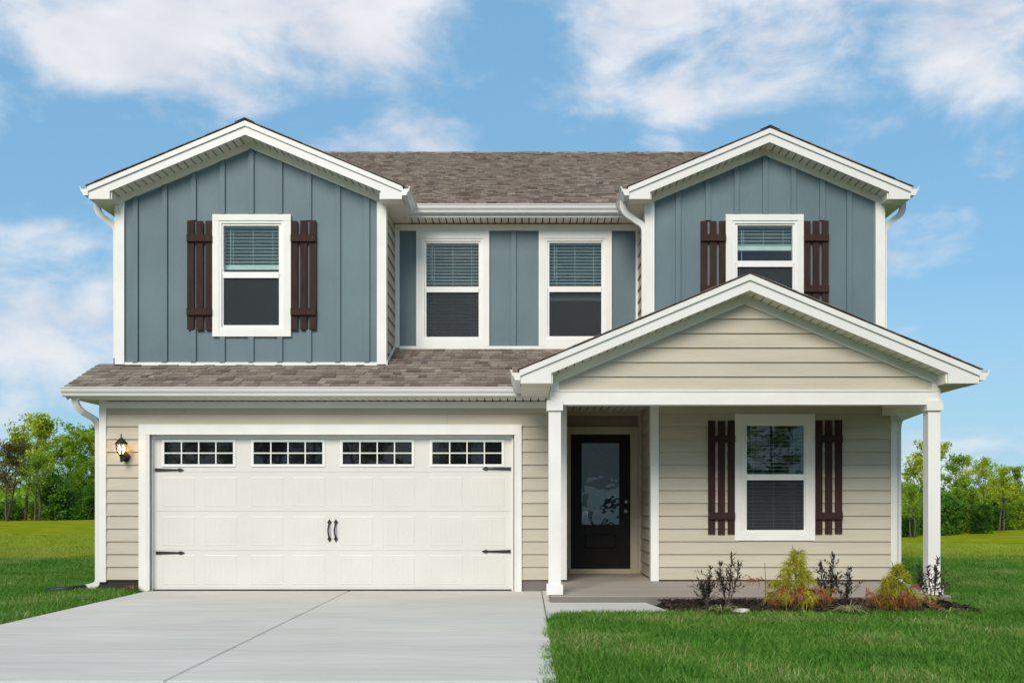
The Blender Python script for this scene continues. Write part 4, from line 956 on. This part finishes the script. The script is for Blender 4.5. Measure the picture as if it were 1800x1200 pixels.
def strap_clump(px, y, r, nl, label, seed, mat='strap', grp='variegated grass clumps in the porch bed', nm='grass_clump', hh=1.0):
    global rng
    rng = np.random.RandomState(seed); x = bed_x(px, y) if px > 20 else px
    o = empty(nm, (x, y, .02)); tag(o, label, 'plant', grp); g = G()
    for i in range(nl):
        a = rng.uniform(0, 2 * PI); L = r * rng.uniform(.5, 1.15); d = Vector((math.cos(a), math.sin(a), 0)); s = Vector((-d.y, d.x, 0)); hh_ = L * rng.uniform(.25, .6) * hh; w_ = rng.uniform(.003, .007)
        pts = [d * L * t + Vector((0, 0, hh_ * 4 * t * (1 - t * .85) * .6)) for t in (0, .25, .5, .75, 1)]; b = len(g.v)
        for i_, p in enumerate(pts): ww = w_ * (1, 1.1, 1, .7, .12)[i_]; g.v += [tuple(p - s * ww), tuple(p + s * ww)]
        g.f += [(b + 2 * i_, b + 2 * i_ + 1, b + 2 * i_ + 3, b + 2 * i_ + 2) for i_ in range(4)]
    g.build('leaves', mat, o, fix=False)
shrub(1243, 1000, -2.4, .14, 6, 'low dense dark shrub, leftmost in the bed in front of the porch', 11)
shrub(1279, 978, -2.5, .2, 5, 'airy dark shrub with one tall shoot, second from left in the bed', 12)
cypress(1397, 958, -2.6, .36, 'taller golden thread-leaf cypress with rusty base below the porch window', 13)
shrub(1458, 978, -2.35, .17, 5, 'dark reddish-tipped shrub just right of the taller golden cypress', 14)
shrub(1487, 1002, -2.5, .16, 4, 'small thin dark shrub between the two golden cypresses', 19)
cypress(1572, 985, -2.55, .34, 'shorter bushy golden cypress with rusty base near the right post', 15)
shrub(1640, 985, -2.2, .2, 6, 'dark leafy shrub in front of the right porch post', 16)
strap_clump(1268, -2.9, .26, 70, 'variegated grass clump in front of the leftmost shrubs, beside a white stone', 21)
strap_clump(1492, -2.9, .3, 80, 'variegated grass clump between the two golden cypresses', 22)
strap_clump(1668, -2.9, .2, 30, 'sparse variegated grass clump at the right end of the bed', 23)
strap_clump(PX(232, -.12), -.13, .13, 90, 'tuft of dry straw-coloured grass by the foot of the garage casing', 24, 'straw', None, 'dry_grass_tuft', 1.3)
def stone(px, y, r, label):
    g = G(); rg = np.random.RandomState(5); n_ = 8
    prof = [(.55, -.3), (1, .1), (.85, .5), (.4, .62)]
    for i, (rr, zz) in enumerate(prof):
        for j in range(n_): a = 2 * PI * j / n_; q = rr * rg.uniform(.85, 1.1); g.v.append((q * r * 1.5 * math.cos(a), q * r * math.sin(a), zz * r + rg.uniform(-.05, .05) * r))
    g.f = [(i * n_ + j, i * n_ + (j + 1) % n_, (i + 1) * n_ + (j + 1) % n_, (i + 1) * n_ + j) for i in range(3) for j in range(n_)] + [tuple(range(3 * n_, 4 * n_)), tuple(reversed(range(n_)))]
    tag(g.build('stone', 'walk', loc=(bed_x(px, y), y, .04)), label, 'stone')
stone(1303, -2.93, .065, 'small white stone at the front edge of the planting bed')
tag(G().tube([(0, 0, 0), (.005, 0, .25), (-.004, 0, .5)], [.004, .004, .003], 5).build('plant_stake', 'stem', loc=(bed_x(1345, -2.2), -2.2, .03)), 'thin bare stake standing in the mulch left of the taller cypress', 'stake')

# ------------------------------------------------------------------ lawn grass (instanced tufts)
tuftcol = bpy.data.collections.new('grass_tufts')
def tuft(seed, nbl, rad, hmin, hmax, wmul=1.0):
    rg = np.random.RandomState(seed); g = G()
    for i in range(nbl):
        r = rad * math.sqrt(rg.rand()); a = rg.uniform(0, 2 * PI); p = Vector((r * math.cos(a), r * math.sin(a), -.01)); h = rg.uniform(hmin, hmax); a2 = rg.uniform(0, 2 * PI)
        d = Vector((math.cos(a2), math.sin(a2), 0)) * h * rg.uniform(.15, .9); s = Vector((-math.sin(a2 + rg.uniform(-1, 1)), math.cos(a2), 0)) * rg.uniform(.0022, .0042) * wmul
        m_ = p + d * .3 + Vector((0, 0, h * .6)); q = p + d + Vector((0, 0, h)); b = len(g.v)
        g.v += [tuple(p - s), tuple(p + s), tuple(m_ + s * .8), tuple(m_ - s * .8), tuple(q)]; g.f += [(b, b + 1, b + 2, b + 3), (b + 3, b + 2, b + 4)]
    me = g.mesh('tuft', False); me.materials.append(M['blade']); o = bpy.data.objects.new('tuft', me); tuftcol.objects.link(o); return o
for i in range(6): tuft(100 + i, 62, .14, .035, .105, 1.2)
def edge_x(y): return .25 + min(0, y + 3.0) * .034
def on_lawn(x, y):
    if -5.4 < x < edge_x(y) + .09 and y < .12: return False
    if -6.0 < x < 5.2 and y > -.02: return False
    if .2 < x < 5.2 and y > YP - .16: return False
    if .2 < x < 1.6 and y > -2.78 + .06 * math.sin(x * 7): return False
    if 1.5 < x < 5.0 and y > -2.82 + .05 * math.sin(x * 5): return False
    return True
rg = np.random.RandomState(42); P = []; SC = []
def scatter(x0, x1, y0, y1, dens, smin, smax):
    n_ = int((x1 - x0) * (y1 - y0) * dens); X_ = rg.uniform(x0, x1, n_); Y_ = rg.uniform(y0, y1, n_)
    for x, y in zip(X_, Y_):
        if y < -D0 + 5.6 or not on_lawn(x, y): continue
        if abs(x) > (y + D0) * .62 + 1.5: continue
        P.append((x, y, gz(x, y) + .005)); SC.append(rg.uniform(smin, smax))
scatter(.2, 9.5, -7.7, -1.2, 150, .7, 1.15); scatter(5.1, 12, -3, 4, 90, .8, 1.2); scatter(5.1, 20, 4, 12, 40, .9, 1.4)
scatter(-12, -5.2, -6, 4, 110, .75, 1.15); scatter(-20, -5.8, 4, 12, 45, .9, 1.4)
[scatter(a_, b_, 12 + 3 * q, 15 + 3 * q, 14 - 3 * q, .8, 1.2) for q in range(4) for a_, b_ in ((5.1, 30), (-30, -5.8))]
# ragged line of taller grass along the concrete and the bed
for (xa, ya, xb, yb, dn, s0, s1) in ((edge_x(-7.5) + .08, -7.5, .33, -2.95, 40, .4, .75), (.4, -2.9, 1.6, -2.9, 40, .8, 1.25), (1.6, -2.9, 5.05, -2.88, 40, .8, 1.3), (-5.4, -7, -5.4, -.1, 30, .5, .85), (-5.9, -.06, -5.3, -.04, 26, .6, .9)):
    L = math.hypot(xb - xa, yb - ya)
    for i in range(int(L * dn)):
        t = rg.rand(); P.append((xa + (xb - xa) * t + rg.uniform(-.05, .05), ya + (yb - ya) * t + rg.uniform(-.05, .05), -.03)); SC.append(rg.uniform(s0, s1))
me = bpy.data.meshes.new('lawn_points'); me.from_pydata(P, [], [])
at = me.attributes.new('tuft_scale', 'FLOAT', 'POINT'); at.data.foreach_set('value', np.array(SC, dtype=np.float32))
ar_ = me.attributes.new('tuft_rot', 'FLOAT_VECTOR', 'POINT'); rr = np.zeros((len(P), 3), dtype=np.float32); rr[:, 2] = rg.uniform(0, 2 * PI, len(P)); ar_.data.foreach_set('vector', rr.ravel())
lawn = mk('lawn_grass', me, None); tag(lawn, 'mown green lawn grass round the house', 'grass', kind='stuff')
ng = bpy.data.node_groups.new('grass_instances', 'GeometryNodeTree')
ng.interface.new_socket('Geometry', in_out='INPUT', socket_type='NodeSocketGeometry'); ng.interface.new_socket('Geometry', in_out='OUTPUT', socket_type='NodeSocketGeometry')
gi, go = ng.nodes.new('NodeGroupInput'), ng.nodes.new('NodeGroupOutput'); ci = ng.nodes.new('GeometryNodeCollectionInfo'); ci.inputs['Collection'].default_value = tuftcol; ci.inputs['Separate Children'].default_value = True; ci.inputs['Reset Children'].default_value = True
ip = ng.nodes.new('GeometryNodeInstanceOnPoints'); ip.inputs['Pick Instance'].default_value = True
a1 = ng.nodes.new('GeometryNodeInputNamedAttribute'); a1.data_type = 'FLOAT'; a1.inputs['Name'].default_value = 'tuft_scale'
a2 = ng.nodes.new('GeometryNodeInputNamedAttribute'); a2.data_type = 'FLOAT_VECTOR'; a2.inputs['Name'].default_value = 'tuft_rot'
ng.links.new(gi.outputs[0], ip.inputs['Points']); ng.links.new(ci.outputs[0], ip.inputs['Instance']); ng.links.new(a1.outputs['Attribute'], ip.inputs['Scale']); ng.links.new(a2.outputs['Attribute'], ip.inputs['Rotation']); ng.links.new(ip.outputs[0], go.inputs[0])
md = lawn.modifiers.new('grass', 'NODES'); md.node_group = ng

# ------------------------------------------------------------------ trees
def make_tree(seed, h, crown_r, bare, leafmat, nleaf, leaf_s, lean=.05, trunks=1):
    rg = np.random.RandomState(seed); tr, lf = G(), G(); tips = []
    def rnd(): return Vector((rg.normal(), rg.normal(), rg.normal()))
    def limb(p, d, L, r, depth):
        pts = [p]; rads = [r]; q = p.copy(); dd = d.copy(); n_ = 4
        for i in range(n_):
            dd = (dd + rnd() * .13 + Vector((0, 0, .06))).normalized(); q = q + dd * L / n_; pts.append(q.copy()); rads.append(r * (1 - .7 * (i + 1) / n_))
            if depth > 0 and i >= 1:
                for _ in range(2 if depth > 1 else 2):
                    a = rnd(); a.z = abs(a.z) * .5; nd = (dd * .55 + a.normalized() * .85).normalized(); limb(q, nd, L * rg.uniform(.45, .7), rads[-1] * .65, depth - 1)
        tr.tube(pts, rads, 5 if depth else 4, False)
        if depth <= 1: tips.extend([(pts[-1], L), (pts[-2], L), (pts[2], L)] if depth == 0 else [(pts[-1], L)])
    for t in range(trunks):
        a = 2 * PI * t / max(trunks, 1) + 1; base = Vector((.25 * math.cos(a), .25 * math.sin(a), -.2)) if trunks > 1 else Vector((0, 0, -.2))
        P = [base]; d = Vector((rg.normal() * lean + (.12 * math.cos(a) if trunks > 1 else 0), rg.normal() * lean, 1)).normalized(); k_ = 7; r0 = h * .016
        for i in range(k_): d = (d + Vector((rg.normal() * .06, rg.normal() * .06, .05))).normalized(); P.append(P[-1] + d * h * .86 / k_)
        tr.tube(P, [r0 * (1 - .85 * i / k_) for i in range(k_ + 1)], 7, False)
        for i in range(1, k_ + 1):
            z = i / k_
            if z < bare: continue
            for _ in range(3 if i < k_ else 4):
                a = rg.uniform(0, 2 * PI); up = .35 + .7 * z; prof = crown_r * (1.05 - abs(z - .55) * .9)
                limb(P[i], Vector((math.cos(a), math.sin(a), up)).normalized(), prof * rg.uniform(.6, 1.0), r0 * .42 * (1.1 - z * .7), 1)
    per = max(1, nleaf // max(1, len(tips)))
    for p, L in tips:
        cr_ = h * .055 * rg.uniform(.7, 1.4)
        for _ in range(int(per * rg.uniform(.4, 1.6))):
            o = rnd(); o = o.normalized() * cr_ * rg.rand() ** .45; o.z *= .75
            c = p + o; u = rnd().normalized(); v = u.cross(rnd()).normalized(); s = leaf_s * rg.uniform(.6, 1.3); b = len(lf.v)
            lf.v += [tuple(c - u * s), tuple(c + v * s * .55), tuple(c + u * s), tuple(c - v * s * .55)]; lf.f.append((b, b + 1, b + 2, b + 3))
    return tr.mesh('trunk', False), lf.mesh('crown', False)
def make_bush(seed, h, r, n_, s0):
    rg = np.random.RandomState(seed); tr, lf = G(), G()
    for i in range(16):
        a = rg.uniform(0, 2 * PI); q = Vector((math.cos(a) * r * rg.uniform(.2, .8), math.sin(a) * r * rg.uniform(.2, .8), h * rg.uniform(.5, .95)))
        tr.tube([Vector((q.x * .15, q.y * .15, -.1)), Vector((q.x * .6, q.y * .6, q.z * .55)), q], [.05, .03, .012], 4, False)
        for c_ in range(5):
            p = Vector((q.x * rg.uniform(.4, 1.2), q.y * rg.uniform(.4, 1.2), q.z * rg.uniform(.12, 1.05))); cr_ = r * rg.uniform(.2, .36)
            for _ in range(n_ // 80):
                o = Vector((rg.normal(), rg.normal(), rg.normal())).normalized() * cr_ * rg.rand() ** .4; c = p + o; u = Vector((rg.normal(), rg.normal(), rg.normal())).normalized(); v = u.orthogonal().normalized(); s = s0 * rg.uniform(.6, 1.3); b = len(lf.v)
                if c.z < 0: c.z = abs(c.z)
                lf.v += [tuple(c - u * s), tuple(c + v * s * .6), tuple(c + u * s), tuple(c - v * s * .6)]; lf.f.append((b, b + 1, b + 2, b + 3))
    return tr.mesh('stems', False), lf.mesh('foliage', False)
TP = {'oak': make_tree(1, 9, 2.6, .3, None, 4200, .14), 'ash': make_tree(2, 10, 2.0, .36, None, 3400, .13, .04), 'twin': make_tree(3, 9, 2.3, .32, None, 3800, .13, .06, 2),
      'slim': make_tree(4, 10, 1.5, .45, None, 2200, .12, .03), 'open': make_tree(5, 9, 2.4, .38, None, 2300, .12, .08)}
BP = [make_bush(31, 3.4, 1.7, 3200, .14), make_bush(32, 2.4, 1.9, 2800, .12)]
TM = {}
def variant(kind, me, matname):
    if (kind, matname) not in TM:
        m2 = me.copy(); m2.materials.clear(); m2.materials.append(M[matname]); TM[(kind, matname)] = m2
    return TM[(kind, matname)]
KW = {'oak': 'broad leafy', 'ash': 'upright leafy', 'twin': 'twin-stemmed', 'slim': 'slender high-crowned', 'open': 'open thin-crowned'}
CW = {'leaf_bright': 'yellow-green', 'leaf_mid': 'mid green', 'leaf_dark': 'deep green', 'leaf_tan': 'tan budding'}
placed = []
def put_tree(kind, px, y, ptop, mat, rz):
    x = PX(px, y); z = gz(x, y); h = PZ(ptop, y) - z; base_h = {'oak': 9, 'ash': 10, 'twin': 9, 'slim': 10, 'open': 9}[kind]
    o = empty('tree', (x, y, z - .05), rz); s = h / base_h / 1.04; o.scale = (s, s, s)
    mk('trunk', variant(kind + 't', TP[kind][0], 'bark'), None, o); mk('crown', variant(kind, TP[kind][1], mat), None, o)
    placed.append((px, y, kind, mat, o))
def put_bush(i, px, y, ptop, mat, rz, wide=1.0):
    x = PX(px, y); z = gz(x, y); h = PZ(ptop, y) - z; s = h / (3.4, 2.4)[i]
    o = empty('bush', (x, y, z - .05), rz); o.scale = (s * wide, s * wide, s)
    mk('stems', variant(f'b{i}s', BP[i][0], 'bark'), None, o); mk('foliage', variant(f'b{i}', BP[i][1], mat), None, o)
    placed.append((px, y, 'bush', mat, o))
for a in [('oak', 45, 52, 722, 'leaf_bright', .3), ('twin', 12, 50, 770, 'leaf_tan', 1), ('oak', 100, 56, 735, 'leaf_mid', 2), ('ash', 150, 58, 752, 'leaf_bright', 3), ('open', 78, 62, 745, 'leaf_bright', 4), ('slim', 125, 64, 760, 'leaf_mid', 5),
          ('open', 175, 60, 760, 'leaf_bright', .6), ('ash', -25, 54, 735, 'leaf_bright', 2.2), ('twin', 65, 49, 790, 'leaf_mid', 2.5),
          ('oak', 1600, 53, 768, 'leaf_bright', 1.2), ('twin', 1604, 49, 845, 'leaf_mid', 2.2), ('ash', 1660, 57, 790, 'leaf_mid', 3.1), ('open', 1690, 61, 800, 'leaf_bright', .4), ('open', 1722, 57, 806, 'leaf_bright', 5.1), ('slim', 1757, 52, 808, 'leaf_bright', 2), ('slim', 1764, 53.5, 815, 'leaf_bright', 4),
          ('open', 1742, 64, 803, 'leaf_mid', 2.7), ('ash', 1790, 62, 812, 'leaf_mid', 1.1), ('slim', 1825, 56, 808, 'leaf_mid', 3.3), ('oak', 1870, 60, 800, 'leaf_mid', 2), ('ash', 1640, 55, 822, 'leaf_bright', .9), ('oak', 1715, 53, 838, 'leaf_mid', 4.4), ('oak', 1782, 58, 832, 'leaf_bright', 3.6), ('oak', 1675, 52, 852, 'leaf_mid', 5.5), ('oak', 130, 53, 800, 'leaf_mid', 1.4)]: put_tree(*a)
for a in [(0, 100, 50, 835, 'leaf_dark', 1, 1.0), (0, 140, 54, 840, 'leaf_mid', 2, 1.0), (1, 25, 52, 880, 'leaf_dark', 3, 1.0), (1, 70, 53, 882, 'leaf_mid', 4, 1.0), (0, 165, 50, 850, 'leaf_dark', 5, 1.0), (1, 120, 50, 880, 'leaf_dark', .5, 1.1), (1, -15, 52, 876, 'leaf_dark', 2.4, 1.1),
          (0, 1660, 51, 865, 'leaf_dark', 1.5, .9), (0, 1695, 54, 872, 'leaf_mid', 2.5, 1.0), (0, 1725, 51, 884, 'leaf_dark', 3.5, 1.0), (1, 1590, 51, 905, 'leaf_dark', .2, 1.0), (1, 1625, 53, 900, 'leaf_dark', 1.2, 1.0), (0, 1785, 55, 880, 'leaf_mid', 4.5, 1.1), (1, 1750, 55, 895, 'leaf_dark', 5, 1.1), (0, 1835, 53, 870, 'leaf_dark', 6, 1.1), (0, 1635, 60, 868, 'leaf_mid', 2, 1.0), (0, 1760, 62, 855, 'leaf_mid', 1, 1.2), (0, 1580, 62, 880, 'leaf_mid', .3, 1.0)]: put_bush(*a)
ORD = ['first', 'second', 'third', 'fourth', 'fifth', 'sixth', 'seventh', 'eighth', 'ninth', 'tenth', 'eleventh', 'twelfth', 'thirteenth', 'fourteenth', 'fifteenth', 'sixteenth']
for side in (0, 1):
    for isb in (0, 1):
        L = sorted([p for p in placed if (p[0] > 900) == bool(side) and (p[2] == 'bush') == bool(isb)], key=lambda p: p[0])
        for i, (px, y, kind, mat, o) in enumerate(L):
            nm = 'undergrowth bush' if isb else f'{KW[kind]} tree'
            tag(o, f'{CW[mat]} {nm}, {ORD[i]} from left in the {"right" if side else "left"} treeline', 'bush' if isb else 'tree', 'undergrowth of the treeline' if isb else 'trees of the far treeline')
# far wood beyond the field
rg = np.random.RandomState(9); fw = G()
for i in range(15000):
    px = rg.uniform(-250, 2050); y = rg.uniform(150, 190); x = PX(px, y); z = gz(x, y) + (9 + 2.5 * math.sin(x * .13) + 1.5 * math.sin(x * .41)) * rg.rand() ** .7 * .55
    s = rg.uniform(.3, .7); u = Vector(rg.normal(size=3)).normalized(); v = u.orthogonal().normalized(); c = Vector((x, y, z)); b = len(fw.v)
    fw.v += [tuple(c - u * s), tuple(c + v * s), tuple(c + u * s), tuple(c - v * s)]; fw.f.append((b, b + 1, b + 2, b + 3))
tag(fw.build('distant_wood', 'leaf_mid', fix=False), 'far-off hazy wood beyond the field', 'wood', kind='stuff')

# ------------------------------------------------------------------ across the street (seen as reflections in the glass)
tag(G().box(-120, 120, -27, -20.2, -.4, -.02).build('road', pmat('asphalt', (.045, .045, .047), (.06, .06, .06), scale=3, rough=.9, bump=.4, bscale=150)), kind='structure')
M['greyside'] = pmat('grey_siding', (.30, .28, .25), (.36, .34, .31), scale=2, stretch=(.3, 1, 6), rough=.7)
NH = empty('neighbour_house', (3.2, -38, 0), PI); tag(NH, 'grey gabled house across the street, reflected in the front door glass', 'house')
G().box(-5.5, 5.5, 0, 9, 0, 5.4).xz([(-5.5, 5.4), (5.5, 5.4), (0, 8.2)], .01, 9).build('wall', 'greyside', NH)
for q in (-1, 1): G().xz([(0, 8.45), (q * 6, 5.3), (q * 6, 5.15), (0, 8.25)], -.4, 9.4).build('roof', 'shingle_edge', NH)
for q in (-1, 1): G().xz([(0, 8.4), (q * 6, 5.25), (q * 6, 5.0), (0, 8.15)], -.45, -.41).build('fascia', 'white', NH)
for x, z in ((-3, 3.4), (3, 3.4), (3.4, .9)):
    w_ = G().ring(x - .6, x + .6, z, z + 1.6, .12, -.05, .02).box(x - .5, x + .5, -.03, .02, z + .76, z + .84).build('window', 'white', NH); G().box(x - .5, x + .5, -.02, .0, z + .1, z + 1.5).build('pane', 'paneblack', w_)
gdn = G().box(-4.8, -.2, -.04, .0, 0, 2.2).build('garage_door', 'door_white', NH); G().ring(-4.95, -.05, -.02, 2.35, .14, -.07, -.04).build('casing', 'white', gdn)
CARM = pmat('silver_car_paint', (.55, .56, .58), rough=.25, spec=.7)
CA = empty('parked_car', (4.6, -21.6, -.02)); tag(CA, 'silver parked car at the kerb, reflected in the porch window', 'car')
body = [(-2.2, .35), (-2.25, .75), (-2.1, .95), (-1.3, 1.02), (1.3, 1.0), (2.1, .85), (2.25, .6), (2.2, .3)]
G().xz(body, -.85, .85).build('body', CARM, CA)
cab = lambda w: [(-1.75, w, 1.0), (-1.2, w * .86, 1.42), (.2, w * .86, 1.45), (1.15, w, 1.0)]
G().prism(cab(-.8), cab(.8)).build('cabin', 'paneblack', CA)
G().prism([(-1.25, -.7, 1.41), (.25, -.7, 1.44), (.1, -.6, 1.49), (-1.1, -.6, 1.47)], [(-1.25, .7, 1.41), (.25, .7, 1.44), (.1, .6, 1.49), (-1.1, .6, 1.47)]).build('roof', CARM, CA)
for x in (-1.35, 1.4):
    for y in (-.8, .8):
        wh = G().tube([(x, y - .11, .33), (x, y + .11, .33)], [.33, .33], 18).build('tyre', 'iron', CA); G().tube([(x, y - .12, .33), (x, y + .12, .33)], [.2, .2], 14).build('rim', 'metal', wh)
rg = np.random.RandomState(77)
for i in range(22):
    kind = ['oak', 'ash', 'twin', 'open'][i % 4]; x = -42 + i * 4 + rg.uniform(-1, 1); y = -52 + rg.uniform(-5, 5)
    if abs(x - 3.2) < 7: y = -62
    o = empty('tree', (x, y, -.1), rg.uniform(0, 6)); sc_ = rg.uniform(.95, 1.35); o.scale = (sc_, sc_, sc_)
    mk('trunk', variant(kind + 't', TP[kind][0], 'bark'), None, o); mk('crown', variant(kind, TP[kind][1], 'leaf_mid'), None, o)
    tag(o, 'leafy tree across the street, seen only as a reflection in the glass', 'tree', 'trees across the street')
    o = empty('bush', (x + 2, y + 2, -.1), rg.uniform(0, 6)); o.scale = (1.5, 1.2, 1.1)
    mk('stems', variant('b0s', BP[0][0], 'bark'), None, o); mk('foliage', variant('b0', BP[0][1], 'leaf_dark'), None, o)
    tag(o, 'dense bush across the street, seen only as a reflection in the glass', 'bush', 'bushes across the street')
